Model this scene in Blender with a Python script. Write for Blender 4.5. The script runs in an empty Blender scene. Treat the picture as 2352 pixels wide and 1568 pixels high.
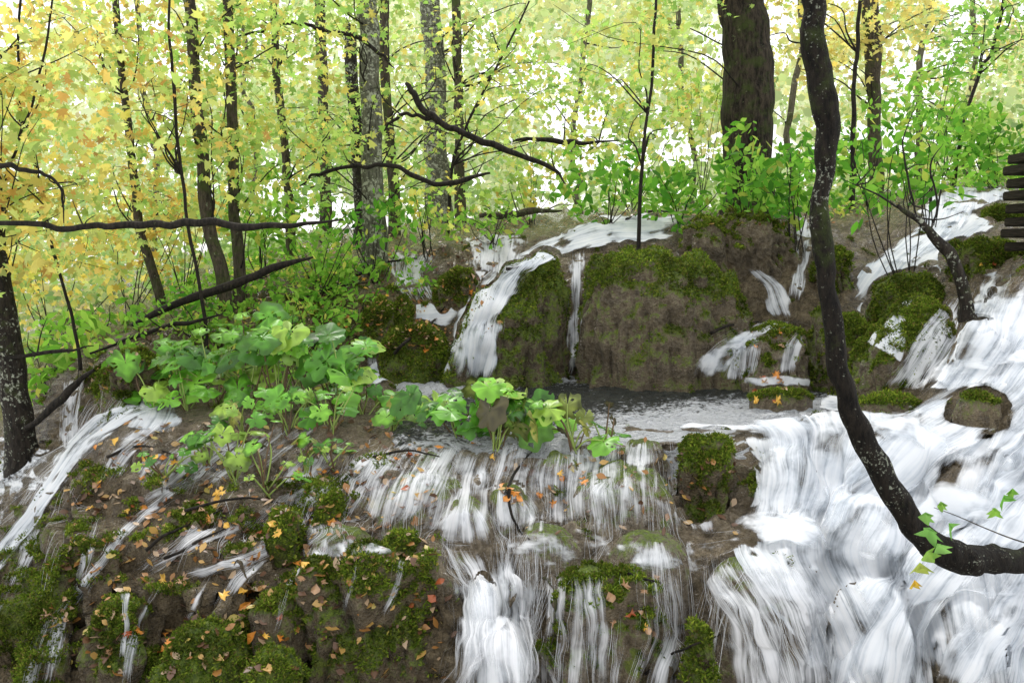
import bpy, math, random, bmesh
import numpy as np
from mathutils import Vector, Matrix
from mathutils.bvhtree import BVHTree
R=math.radians
rng=np.random.default_rng(7); random.seed(7)
F=2037.; CX=1176.; CY=784.; PT=R(6)
cp,sp=math.cos(PT),math.sin(PT)
scene=bpy.context.scene; COL=scene.collection
# ------------------------------------------------------------- camera geometry helpers
def ray(px,py):
    u=(px-CX)/F; v=(CY-py)/F
    return np.array([u,cp+v*sp,-sp+v*cp])
def at(px,py,Y):
    d=ray(px,py); return d*(Y/d[1])
def slope(py):
    v=(CY-py)/F; return (-sp+v*cp)/(cp+v*sp)
def ux(px,py):
    v=(CY-py)/F; return ((px-CX)/F)/(cp+v*sp)
# ------------------------------------------------------------- noise
def _h(ix,iy,iz,s):
    n=(ix*374761393+iy*668265263+iz*1274126177+s*974634777)&0xffffffff
    n=((n^(n>>13))*1274126177)&0xffffffff
    n=(n^(n>>16))&0xffffffff
    return n/2147483647.5-1.0
def vn(x,y,z,s=0):
    x=np.asarray(x,float);y=np.asarray(y,float);z=np.asarray(z,float)
    x,y,z=np.broadcast_arrays(x,y,z)
    ix=np.floor(x).astype(np.int64);iy=np.floor(y).astype(np.int64);iz=np.floor(z).astype(np.int64)
    fx=x-ix;fy=y-iy;fz=z-iz
    fx=fx*fx*(3-2*fx);fy=fy*fy*(3-2*fy);fz=fz*fz*(3-2*fz)
    def L(a,b,t): return a+(b-a)*t
    c=[[[_h(ix+i,iy+j,iz+k,s) for k in (0,1)] for j in (0,1)] for i in (0,1)]
    return L(L(L(c[0][0][0],c[0][0][1],fz),L(c[0][1][0],c[0][1][1],fz),fy),
             L(L(c[1][0][0],c[1][0][1],fz),L(c[1][1][0],c[1][1][1],fz),fy),fx)
def fbm(x,y,z,o=4,s=0):
    a=0;amp=1;t=0
    for i in range(o):
        a=a+amp*vn(x*2**i,y*2**i,z*2**i,s+i*7);t+=amp;amp*=.5
    return a/t
def billow(x,y,z,o=3,s=0):
    a=0;amp=1;t=0
    for i in range(o):
        a=a+amp*(1-2*np.abs(vn(x*2**i,y*2**i,z*2**i,s+i*7)));t+=amp;amp*=.5
    return -a/t
# ------------------------------------------------------------- mesh helpers
def mesh_np(name,V,Fc,smooth=True,attrs=None,cols=None,uv=None,mat=None):
    V=np.asarray(V,np.float32); Fc=np.asarray(Fc,np.int32); n,k=Fc.shape
    me=bpy.data.meshes.new(name)
    me.vertices.add(len(V)); me.vertices.foreach_set('co',V.ravel())
    me.loops.add(n*k); me.loops.foreach_set('vertex_index',Fc.ravel())
    me.polygons.add(n); me.polygons.foreach_set('loop_start',np.arange(0,n*k,k,dtype=np.int32))
    me.update(calc_edges=True)
    me.polygons.foreach_set('use_smooth',np.full(n,smooth,dtype=bool))
    if attrs:
        for kx,a in attrs.items():
            at_=me.attributes.new(kx,'FLOAT','POINT'); at_.data.foreach_set('value',np.asarray(a,np.float32).ravel())
    if cols is not None:
        c=np.ones((len(V),4),np.float32); c[:,:3]=cols
        at_=me.attributes.new('Col','FLOAT_COLOR','POINT'); at_.data.foreach_set('color',c.ravel())
    if uv is not None:
        l=me.uv_layers.new(name='UVMap'); l.data.foreach_set('uv',np.asarray(uv,np.float32)[Fc.ravel()].ravel())
    if mat: me.materials.append(mat)
    return me
def link(name,me,parent=None,loc=None):
    o=bpy.data.objects.new(name,me); COL.objects.link(o)
    if parent is not None: o.parent=parent
    if loc is not None: o.location=loc
    return o
def tag(o,label=None,cat=None,group=None,kind=None):
    if label: o['label']=label
    if cat: o['category']=cat
    if group: o['group']=group
    if kind: o['kind']=kind
    return o
def gridfaces(nr,nc,wrap=False):
    i=np.arange(nr-1)[:,None]; m=nc if wrap else nc-1
    j=np.arange(m)[None,:]; j2=(j+1)%nc
    a=i*nc+j;b=i*nc+j2;c=(i+1)*nc+j2;d=(i+1)*nc+j
    return np.stack([a,b,c,d],-1).reshape(-1,4)
def tube(pts,rad,seg=10,nz=0.0,fr=6.0,seed=0,sub=6,kink=0):
    pts=np.asarray(pts,float); rad=np.asarray(rad,float)
    n=len(pts)
    P=np.vstack([2*pts[0]-pts[1],pts,2*pts[-1]-pts[-2]])
    out=[];ro=[]
    for i in range(n-1):
        p0,p1,p2,p3=P[i:i+4]
        for t in np.linspace(0,1,sub,endpoint=False):
            out.append(.5*((2*p1)+(-p0+p2)*t+(2*p0-5*p1+4*p2-p3)*t*t+(-p0+3*p1-3*p2+p3)*t**3)); ro.append(rad[i]*(1-t)+rad[i+1]*t)
    out.append(pts[-1]);ro.append(rad[-1])
    out=np.array(out);ro=np.array(ro)
    if kink>0:
        q=np.arange(len(out))*.35
        out=out+np.stack([vn(q,0*q,0*q,seed+1),vn(q,0*q,0*q,seed+2)*.5,vn(q,0*q,0*q,seed+3)],1)*kink
    T=np.gradient(out,axis=0);T/=np.linalg.norm(T,axis=1)[:,None]+1e-9
    up=np.array([0,1.,0]) if abs(T[:,1]).mean()<.8 else np.array([1.,0,0])
    A=np.cross(T,up);A/=np.linalg.norm(A,axis=1)[:,None]+1e-9
    B=np.cross(T,A)
    th=np.linspace(0,2*np.pi,seg,endpoint=False)
    D=A[:,None]*np.cos(th)[None,:,None]+B[:,None]*np.sin(th)[None,:,None]
    V=out[:,None]+D*ro[:,None,None]
    if nz>0:
        k=fbm(V[...,0]*fr,V[...,1]*fr,V[...,2]*fr*.5,3,seed)
        V=V+D*(k*nz*ro[:,None])[...,None]
    Fc=gridfaces(len(out),seg,True)
    return V.reshape(-1,3),Fc
# ------------------------------------------------------------- materials
class NM:
    def __init__(s,name):
        s.m=bpy.data.materials.new(name); s.m.use_nodes=True; s.t=s.m.node_tree; s.t.nodes.clear(); s.out=s.n('ShaderNodeOutputMaterial')
    def n(s,t,**k):
        x=s.t.nodes.new(t)
        for a,b in k.items(): setattr(x,a,b)
        return x
    def l(s,a,b): s.t.links.new(a,b)
    def noise(s,vec,scale,detail=5,rough=.55):
        x=s.n('ShaderNodeTexNoise'); x.inputs['Scale'].default_value=scale; x.inputs['Detail'].default_value=detail; x.inputs['Roughness'].default_value=rough
        if vec is not None: s.l(vec,x.inputs['Vector'])
        return x.outputs['Fac']
    def ramp(s,fac,stops):
        x=s.n('ShaderNodeValToRGB'); e=x.color_ramp.elements
        while len(e)<len(stops): e.new(.5)
        for q,(p,c) in zip(e,stops): q.position=p; q.color=(*c,1)
        s.l(fac,x.inputs['Fac']); return x.outputs['Color']
    def mr(s,v,a,b,c=0,d=1,smooth=False):
        x=s.n('ShaderNodeMapRange')
        if smooth: x.interpolation_type='SMOOTHSTEP'
        x.inputs[1].default_value=a;x.inputs[2].default_value=b;x.inputs[3].default_value=c;x.inputs[4].default_value=d
        s.l(v,x.inputs[0]); return x.outputs[0]
    def math(s,op,a,b,c=None):
        x=s.n('ShaderNodeMath',operation=op)
        for i,q in enumerate((a,b,c)):
            if q is None: continue
            if isinstance(q,(int,float)): x.inputs[i].default_value=q
            else: s.l(q,x.inputs[i])
        return x.outputs[0]
    def mix(s,f,a,b):
        x=s.n('ShaderNodeMix',data_type='RGBA')
        for i,q in ((0,f),(6,a),(7,b)):
            if isinstance(q,(int,float)): x.inputs[i].default_value=q
            elif isinstance(q,tuple): x.inputs[i].default_value=(*q,1)
            else: s.l(q,x.inputs[i])
        return x.outputs[2]
    def attr(s,name,o='Fac'):
        x=s.n('ShaderNodeAttribute',attribute_name=name); return x.outputs[o]
    def bump(s,h,st,d):
        x=s.n('ShaderNodeBump'); x.inputs['Strength'].default_value=st; x.inputs['Distance'].default_value=d; s.l(h,x.inputs['Height']); return x.outputs['Normal']
    def obj(s): return s.n('ShaderNodeTexCoord').outputs['Object']
    def scaled(s,v,sc):
        x=s.n('ShaderNodeMapping'); x.inputs['Scale'].default_value=sc; s.l(v,x.inputs['Vector']); return x.outputs[0]

def mat_ground():
    k=NM('mossy_travertine')
    geo=k.n('ShaderNodeNewGeometry'); pos=geo.outputs['Position']
    n1=k.noise(pos,7,8,.65); n2=k.noise(pos,28,6,.65); n3=k.noise(pos,90,4,.6)
    st=k.noise(k.scaled(pos,(14,14,2.2)),1.6,6,.6)
    rock=k.ramp(k.math('ADD',k.math('MULTIPLY',n1,.6),k.math('MULTIPLY',st,.4)),[(.33,(.045,.034,.02)),(.46,(.15,.115,.068)),(.58,(.29,.23,.14)),(.72,(.50,.42,.30))])
    rock=k.mix(k.mr(n3,.42,.68,0,.6),rock,(.03,.024,.015))
    tan=k.ramp(n2,[(.3,(.12,.095,.06)),(.5,(.34,.28,.20)),(.72,(.64,.56,.44))])
    rock=k.mix(k.attr('tan'),rock,tan)
    moss=k.ramp(k.math('ADD',k.math('MULTIPLY',n2,.6),k.math('MULTIPLY',n3,.4)),[(.32,(.02,.034,.004)),(.46,(.08,.13,.012)),(.58,(.17,.25,.024)),(.72,(.35,.42,.05))])
    moss=k.mix(k.mr(n1,.45,.7,0,.5),moss,(.16,.135,.032))
    mask=k.mr(k.math('ADD',k.attr('moss'),k.math('ADD',k.math('MULTIPLY',k.math('SUBTRACT',n1,.5),1.5),k.math('MULTIPLY',k.math('SUBTRACT',n2,.5),.9))),.34,.66)
    c=k.mix(mask,rock,moss)
    litter=k.ramp(n2,[(.3,(.05,.05,.02)),(.48,(.13,.16,.04)),(.58,(.34,.26,.09)),(.66,(.22,.12,.05)),(.75,(.2,.34,.06))])
    c=k.mix(k.attr('forest'),c,litter)
    c=k.mix(k.mr(geo.outputs['Pointiness'],.40,.475,.8,0),c,(.012,.010,.007))  # crevice shade painted into the colour: concave creases go near black
    b=k.n('ShaderNodeBsdfPrincipled'); k.l(c,b.inputs['Base Color'])
    k.l(k.mr(mask,0,1,.14,.95),b.inputs['Roughness'])
    h=k.math('ADD',k.math('MULTIPLY',n2,1.0),k.math('MULTIPLY',n3,.5))
    k.l(k.bump(h,1.0,.08),b.inputs['Normal']); k.l(b.outputs[0],k.out.inputs[0]); return k.m
def mat_leaf(name,trans=.5,rough=.45,spec=.4):
    k=NM(name); c=k.attr('Col','Color')
    b=k.n('ShaderNodeBsdfPrincipled'); b.inputs['Roughness'].default_value=rough; b.inputs['Specular IOR Level'].default_value=spec
    k.l(c,b.inputs['Base Color'])
    t=k.n('ShaderNodeBsdfTranslucent'); k.l(c,t.inputs['Color'])
    m=k.n('ShaderNodeMixShader'); m.inputs[0].default_value=trans; k.l(b.outputs[0],m.inputs[1]); k.l(t.outputs[0],m.inputs[2])
    k.l(m.outputs[0],k.out.inputs[0]); return k.m
def mat_bark(name,c0,c1,lichen,la,lscale=9,rough=.7,mossy=.0,bs=38,soft=.07,bd=.05):
    k=NM(name); v=k.obj()
    vs=k.scaled(v,(1,1,.28)); n=k.noise(vs,bs,7,.7); n2=k.noise(v,6,4,.6)
    c=k.mix(k.mr(n,.38,.68),c0,c1)
    if mossy>0:
        nm=k.noise(v,4,6,.7); c=k.mix(k.mr(nm,.62-mossy,.75-mossy,0,.75),c,(.06,.085,.018))
    ln=k.noise(v,lscale*2.2,5,.65)
    lm=k.mr(k.math('ADD',k.math('MULTIPLY',ln,1.0),k.math('MULTIPLY',n2,.6)),1.08-la,1.08-la+soft)
    c=k.mix(lm,c,lichen)
    b=k.n('ShaderNodeBsdfPrincipled'); b.inputs['Roughness'].default_value=rough; b.inputs['Specular IOR Level'].default_value=.15; k.l(c,b.inputs['Base Color'])
    k.l(k.bump(n,1.,bd),b.inputs['Normal']); k.l(b.outputs[0],k.out.inputs[0]); return k.m
def mat_water(name,su,sv,ca,cb,cc,lo,hi,amax,tint=(.92,.94,.96),dark=(.56,.62,.69)):
    k=NM(name); uv=k.n('ShaderNodeTexCoord').outputs['UV']
    a=k.noise(k.scaled(uv,(su,sv,1)),1,3,.5); b_=k.noise(k.scaled(uv,(su*.27,sv*.6,1)),1,3,.5); iso=k.noise(k.scaled(uv,(4.5,2.6,1)),1,4,.55)
    s=k.math('ADD',k.math('MULTIPLY',k.math('SUBTRACT',a,.5),ca),k.math('MULTIPLY',k.math('SUBTRACT',b_,.5),cb))
    s=k.math('ADD',s,k.math('MULTIPLY',k.math('SUBTRACT',iso,.5),cc))
    al=k.mr(k.math('ADD',k.attr('dens'),s),lo,hi,0,amax,True)
    col=k.mix(k.mr(k.math('ADD',k.math('MULTIPLY',a,.5),k.math('ADD',k.math('MULTIPLY',b_,.8),k.math('MULTIPLY',iso,.7))),.80,1.14),dark,tint)  # grey-blue shading of the falls is painted into the streak colour
    p=k.n('ShaderNodeBsdfDiffuse'); k.l(col,p.inputs['Color'])
    tl=k.n('ShaderNodeBsdfTranslucent'); k.l(col,tl.inputs[0])
    m0=k.n('ShaderNodeMixShader'); m0.inputs[0].default_value=.35; k.l(p.outputs[0],m0.inputs[1]); k.l(tl.outputs[0],m0.inputs[2])
    tr=k.n('ShaderNodeBsdfTransparent')
    m=k.n('ShaderNodeMixShader'); k.l(al,m.inputs[0]); k.l(tr.outputs[0],m.inputs[1]); k.l(m0.outputs[0],m.inputs[2])
    k.l(m.outputs[0],k.out.inputs[0]); return k.m
def mat_pool():
    k=NM('pool_water'); v=k.obj()
    vs=k.scaled(v,(1,1.9,1)); n=k.noise(vs,8,4,.6); n2=k.noise(vs,26,4,.6); fz=k.noise(k.scaled(v,(1,2.4,1)),9,9,.8)
    mask=k.mr(k.math('ADD',k.attr('foam'),k.math('ADD',k.math('MULTIPLY',k.math('SUBTRACT',fz,.5),3.4),k.math('MULTIPLY',k.math('SUBTRACT',n2,.5),2.2))),.30,.95,0,1,True)  # real foam, plus scattered white flecks painted as sparkle on the pool
    c=k.mix(mask,(.07,.075,.065),(.88,.91,.94))
    p=k.n('ShaderNodeBsdfPrincipled'); k.l(c,p.inputs['Base Color']); k.l(k.mr(mask,0,1,.07,.6),p.inputs['Roughness'])
    k.l(k.bump(k.math('ADD',n,k.math('MULTIPLY',n2,.8)),1.,.45),p.inputs['Normal'])
    k.l(p.outputs[0],k.out.inputs[0]); return k.m
def mat_wood():
    k=NM('wet_dark_wood'); v=k.obj(); n=k.noise(k.scaled(v,(2,2,20)),4,5,.6)
    c=k.ramp(n,[(.35,(.010,.008,.007)),(.6,(.028,.021,.017)),(.75,(.05,.04,.033))])
    p=k.n('ShaderNodeBsdfPrincipled'); k.l(c,p.inputs['Base Color']); p.inputs['Roughness'].default_value=.5; p.inputs['Specular IOR Level'].default_value=.12
    k.l(k.bump(n,.5,.01),p.inputs['Normal']); k.l(p.outputs[0],k.out.inputs[0]); return k.m
M_ground=mat_ground(); M_leaf=mat_leaf('tree_leaves',.6,.6,.15); M_big=mat_leaf('butterbur_leaf',.28,.32,.4); M_fallen=mat_leaf('fallen_leaf_skin',.15,.35,.5)
M_moss=mat_leaf('moss_tufts',.35,.9,.1); M_stalk=mat_leaf('green_stalk',.1,.5,.3); M_strand=mat_leaf('water_thread',.5,.7,.05)
B_front=mat_bark('dark_wet_bark_front',(.006,.005,.004),(.036,.028,.020),(.34,.36,.28),.16,36,.7,.06,60,.05,.07)
B_dark=mat_bark('dark_wet_bark',(.010,.008,.006),(.05,.04,.029),(.38,.40,.31),.19,17,.6,.08)
B_black=mat_bark('black_wet_wood',(.010,.009,.007),(.045,.036,.027),(.10,.12,.05),.10,9,.6)
B_grey=mat_bark('grey_lichen_bark',(.07,.07,.05),(.22,.22,.16),(.42,.44,.33),.26,12,.8,.05)
B_brown=mat_bark('brown_bark',(.03,.025,.018),(.13,.105,.075),(.22,.24,.15),.12,12,.75,.13)
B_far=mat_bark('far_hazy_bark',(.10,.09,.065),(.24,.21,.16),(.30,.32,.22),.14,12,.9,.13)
B_thick=mat_bark('thick_rough_bark',(.012,.010,.007),(.10,.078,.054),(.17,.19,.09),.10,8,.8,.13,26,.08,.12)
M_wood=mat_wood(); M_pool=mat_pool()
W_white=mat_water('white_water',55,1.2,.65,1.5,3.0,-.05,.95,.97)
W_veil=mat_water('veil_water',85,1.4,1.2,2.0,3.0,.0,1.1,.86,(.93,.94,.96),(.64,.68,.73))
W_foam=mat_water('foaming_water',15,9,1.4,1.6,3.2,.05,1.0,.93)
# ------------------------------------------------------------- terrain
LV={
-700:[(1850,3.9),(1720,4.1),(1640,4.4),(1560,5.0),(1450,5.7),(1300,6.6),(1180,8),(1080,10),(1000,13),(900,20),(720,60)],
   0:[(1850,3.7),(1620,3.95),(1430,4.3),(1350,4.8),(1250,5.4),(1150,6.1),(1075,7.4),(1010,9),(965,12),(900,18),(720,60)],
 150:[(1850,3.7),(1568,3.95),(1290,4.3),(1210,4.6),(1140,5.0),(1070,5.8),(1020,6.6),(850,7.3),(800,8.0),(760,11),(660,50)],
 300:[(1850,3.7),(1568,3.95),(1330,4.25),(1235,4.6),(1100,5.2),(1010,5.7),(930,6.3),(800,7.2),(745,8),(690,11),(620,40)],
 550:[(1850,3.7),(1568,3.95),(1300,4.2),(1220,4.6),(1090,5.2),(985,5.7),(880,6.9),(750,8.0),(650,9.5),(600,13),(560,40)],
 800:[(1850,3.7),(1568,3.95),(1285,4.2),(1230,4.6),(1080,5.15),(1000,5.5),(850,7.9),(700,8.8),(600,9.8),(540,13),(520,40)],
1000:[(1850,3.7),(1568,3.95),(1275,4.2),(1230,4.6),(1080,5.1),(1010,5.45),(855,8.1),(690,9),(560,10),(520,13),(510,40)],
1100:[(1850,3.6),(1600,3.75),(1400,4.1),(1250,4.5),(1080,5.1),(1010,5.45),(862,8.1),(650,8.8),(545,10),(510,13),(500,40)],
1200:[(1850,3.7),(1568,3.9),(1350,4.1),(1240,4.6),(1090,5.1),(1010,5.4),(865,8.05),(610,8.7),(530,10),(500,13),(490,40)],
1500:[(1850,3.7),(1568,3.9),(1330,4.1),(1235,4.6),(1080,5.1),(1005,5.35),(868,8.0),(600,8.6),(505,9.8),(480,13),(480,40)],
1640:[(1850,3.6),(1600,3.75),(1420,4.1),(1270,4.5),(1090,5.0),(1000,5.35),(865,7.9),(570,8.7),(497,9.9),(475,13),(475,40)],
1800:[(1850,3.7),(1568,3.85),(1310,4.05),(1230,4.5),(1080,5.0),(985,5.3),(860,7.7),(520,8.9),(488,10.2),(470,13),(470,40)],
2000:[(1850,3.6),(1600,3.7),(1400,4.1),(1260,4.5),(1090,4.9),(960,5.3),(850,6.8),(640,8.4),(490,10.4),(445,13),(450,40)],
2200:[(1850,3.6),(1600,3.8),(1370,4.15),(1200,4.5),(1040,4.9),(920,5.3),(760,6.1),(600,8.0),(440,11),(415,14),(430,40)],
2352:[(1850,3.7),(1568,3.9),(1340,4.2),(1160,4.55),(990,4.9),(830,5.3),(640,6.1),(560,8.0),(440,11),(405,14),(420,40)],
3100:[(1850,3.7),(1568,3.9),(1330,4.2),(1150,4.6),(980,5.0),(820,5.4),(620,6.2),(540,8.2),(430,11),(400,14),(410,40)]}
keys=np.array(sorted(LV)); pxs=np.arange(-700,3101,7.0)
def ease(x,xs,ys):
    i=np.clip(np.searchsorted(xs,x,side='right')-1,0,len(xs)-2); t=(x-xs[i])/(xs[i+1]-xs[i]); t=t*t*(3-2*t)*.6+t*.4
    return ys[i]*(1-t)+ys[i+1]*t
nl=11
LP=np.array([[LV[k][l] for l in range(nl)] for k in keys])
PYl=np.array([ease(pxs,keys,LP[:,l,0]) for l in range(nl)]); Yl=np.array([ease(pxs,keys,LP[:,l,1]) for l in range(nl)])
for l,a,zz in ((1,.18,0),(2,.30,.12),(3,.22,.07),(4,.30,.05),(5,.28,0),(7,.12,0)):
    wv=fbm(pxs/110,0*pxs+l*9.3,0*pxs,3,61)*a
    z=slope(PYl[l])*Yl[l]+zz*fbm(pxs/80,0*pxs+l*5.3,0*pxs,2,71); Yl[l]=Yl[l]+wv; PYl[l]=CY-F*np.tan(np.arctan2(z,Yl[l])+PT)
XL=ux(pxs[None],PYl)*Yl; ZL=slope(PYl)*Yl
near=np.stack([XL[0]*.15,Yl[0]*0+.4,ZL[0]-.15],-1)[None]
far=np.stack([XL[-1]*7,Yl[-1]*7,ZL[-1]+0*XL[-1]],-1)[None]
LW=np.concatenate([near,np.stack([XL,Yl,ZL],-1),far],0)
cnt=[6,22,80,40,76,30,56,70,34,26,24,6]
rows=[];lev=[]
for i,c in enumerate(cnt):
    for t in np.linspace(0,1,c,endpoint=False): rows.append(LW[i]*(1-t)+LW[i+1]*t); lev.append(i-1+t)
rows.append(LW[-1]);lev.append(11.)
G=np.array(rows);lev=np.array(lev)[:,None]+0*pxs[None]
for _ in range(16):
    H=G.copy(); G[1:-1]=.25*H[:-2]+.5*H[1:-1]+.25*H[2:]
def gnorm(G):
    a=np.gradient(G,axis=1);b=np.gradient(G,axis=0);n=np.cross(a,b);n/=np.linalg.norm(n,axis=-1)[...,None]+1e-9; return n
N=gnorm(G)
def win(a,lo,hi,s): return np.clip((a-lo)/s,0,1)*np.clip((hi-a)/s,0,1)
PXG=pxs[None]+0*lev
X,Y_,Z=G[...,0],G[...,1],G[...,2]
amp=np.interp(lev,[-1,0,1,2,3,4,5,5.3,5.8,6,7,8,9,10,11],[.05,.12,.20,.15,.12,.16,.05,.02,.02,.12,.13,.10,.2,.6,2])
leftw=np.clip((1000-PXG)/300,0,1)*(lev<5.2)
amp=amp*(1+.35*leftw)
big=billow(X*2.6,Y_*2.6,Z*2.6,3,3); sm=fbm(X*9,Y_*9,Z*9,4,11); flt=fbm(X*9,Y_*3,Z*1.2,3,21); cush=billow(X*8,Y_*8,Z*8,2,33); fine=fbm(X*28,Y_*28,Z*28,2,41)
steep=np.clip(1-np.abs(N[...,2]),0,1)
disp=amp*(big*.8+sm*.45)+steep*amp*flt*.4+np.minimum(amp,.15)*.4*cush*np.clip((1100-PXG)/200,0.25,1)+.014*fine*leftw
G=G+N*disp[...,None]
zt=G[...,2]+.05*fbm(X*3,Y_*3,0*X,3,91); st_=.14; fr_=(zt/st_)%1; ter=(np.clip((fr_-.5)/.22,-1,1)*.5+.5-fr_)*st_
cw=np.clip((1650-PXG)/150,0,1)*np.clip((PXG-700)/200,0,1)*win(lev,2.6,4.9,.3)
G[...,2]+=ter*(.85*leftw*(lev>.8)+.7*cw*(1-leftw))
G[...,2]-=.14*win(lev,5.12,6.02,.12)*win(PXG,890,2030,60)
N=gnorm(G)
PYG=CY-F*np.tan(np.arctan2(G[...,2],G[...,1])+PT)
PXV=CX+F*G[...,0]/(G[...,1]*cp-G[...,2]*sp)
moss=.08+.18*np.clip((1000-PXG)/250,0,1)*(lev<4.6)+.40*cush+.20*big
def blob(cx,cy,rx,ry,v):
    global moss
    d=((PXV-cx)/rx)**2+((PYG-cy)/ry)**2; moss=moss+v*np.exp(-d)
for b in [(430,1500,180,90,.35),(850,1370,240,90,.4),(250,1260,150,80,.2),(60,1400,90,200,.45),(180,1430,90,150,.3),(640,1210,80,40,.45),(760,1130,80,40,.4),(210,1080,60,60,.3),
          (600,1540,150,40,.3),(1400,1520,130,90,.25),(1640,1500,60,90,.3),(820,700,250,80,.3),(240,890,80,90,.5),(1650,1100,90,100,.5),(850,1080,90,30,.4),(2280,600,120,60,.4),(1960,780,90,70,.4),(1300,1130,150,40,.15),(1900,920,200,30,.25),(350,1120,120,40,.15),(600,1020,250,50,-.25),(420,1000,200,60,-.25)]: blob(*b)
tan=np.exp(-(((PXV-1250)/520)**2+((PYG-1140)/150)**2))*.75+np.exp(-(((PXV-520)/330)**2+((PYG-1050)/130)**2))*.35+np.exp(-(((PXV-950)/150)**2+((PYG-620)/70)**2))*.4+np.exp(-(((PXV-1800)/200)**2+((PYG-1400)/120)**2))*.3
forest=np.clip((lev-7.6)/.8,0,1)+.5*np.exp(-(((PXV-700)/300)**2+((PYG-720)/90)**2)); forest=np.clip(forest,0,1)
Vt=G.reshape(-1,3);Ft=gridfaces(*lev.shape)
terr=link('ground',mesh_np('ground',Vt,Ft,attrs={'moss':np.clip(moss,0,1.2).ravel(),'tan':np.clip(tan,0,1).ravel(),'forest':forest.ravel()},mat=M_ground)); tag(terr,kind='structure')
terr['label']='stepped travertine ground of wet rock and moss'
bv=[Vt];bf=[Ft];dry=[]
BT=BVHTree.FromPolygons(Vt.tolist(),Ft.tolist())
def hit(px,py,tree=None):
    d=Vector(ray(px,py)).normalized(); return (tree or BT).ray_cast(Vector((0,0,0)),d)
def down(x,y,tree=None):
    r=(tree or BT).ray_cast(Vector((x,y,15)),Vector((0,0,-1))); return r[0].z if r[0] else -1.5
# ------------------------------------------------------------- fuzzy moss tufts
def tufts(P,Nn,n_bl,size,r):
    k=len(P)*n_bl; P=np.repeat(P,n_bl,0);Nn=np.repeat(Nn,n_bl,0)
    P=P+r.normal(0,size*.8,(k,3))*.7
    d=Nn+r.normal(0,.7,(k,3)); d/=np.linalg.norm(d,axis=1)[:,None]
    s=np.cross(d,r.normal(0,1,(k,3)));s/=np.linalg.norm(s,axis=1)[:,None]
    L=size*r.uniform(.5,1.3,(k,1)); w=L*.42
    V=np.stack([P-s*w-d*L*.3,P+s*w-d*L*.3,P+d*L],1).reshape(-1,3)
    tone=.72+.6*fbm(P[:,0]*5,P[:,1]*5,P[:,2]*5,2,5)[:,None]
    base=np.array([[.09,.15,.014],[.165,.255,.024],[.29,.36,.042],[.22,.19,.05]])[r.choice(4,k,p=[.32,.35,.22,.11])]
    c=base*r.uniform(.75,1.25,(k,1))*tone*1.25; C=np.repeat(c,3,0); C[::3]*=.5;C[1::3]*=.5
    return V,np.arange(k*3).reshape(-1,3),np.clip(C,0,.8)
mm=moss+.5*(fbm(X*7,Y_*7,Z*7,3,77))+.2*(N[...,2]-.5)
ok=(mm>.40)&(lev>0)&(lev<8)&(PXV>-60)&(PXV<2420)&(PYG<1640)
area=(G[...,1]**2)
idx=np.flatnonzero(ok.ravel())
pr=area.ravel()[idx]; idx=rng.choice(idx,56000,replace=True,p=pr/pr.sum())
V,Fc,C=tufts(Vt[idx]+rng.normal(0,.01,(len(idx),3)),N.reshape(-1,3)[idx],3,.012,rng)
tag(link('moss',mesh_np('moss',V,Fc,False,cols=C,mat=M_moss)),'green moss growing over the wet travertine steps','moss',kind='stuff')
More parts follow.
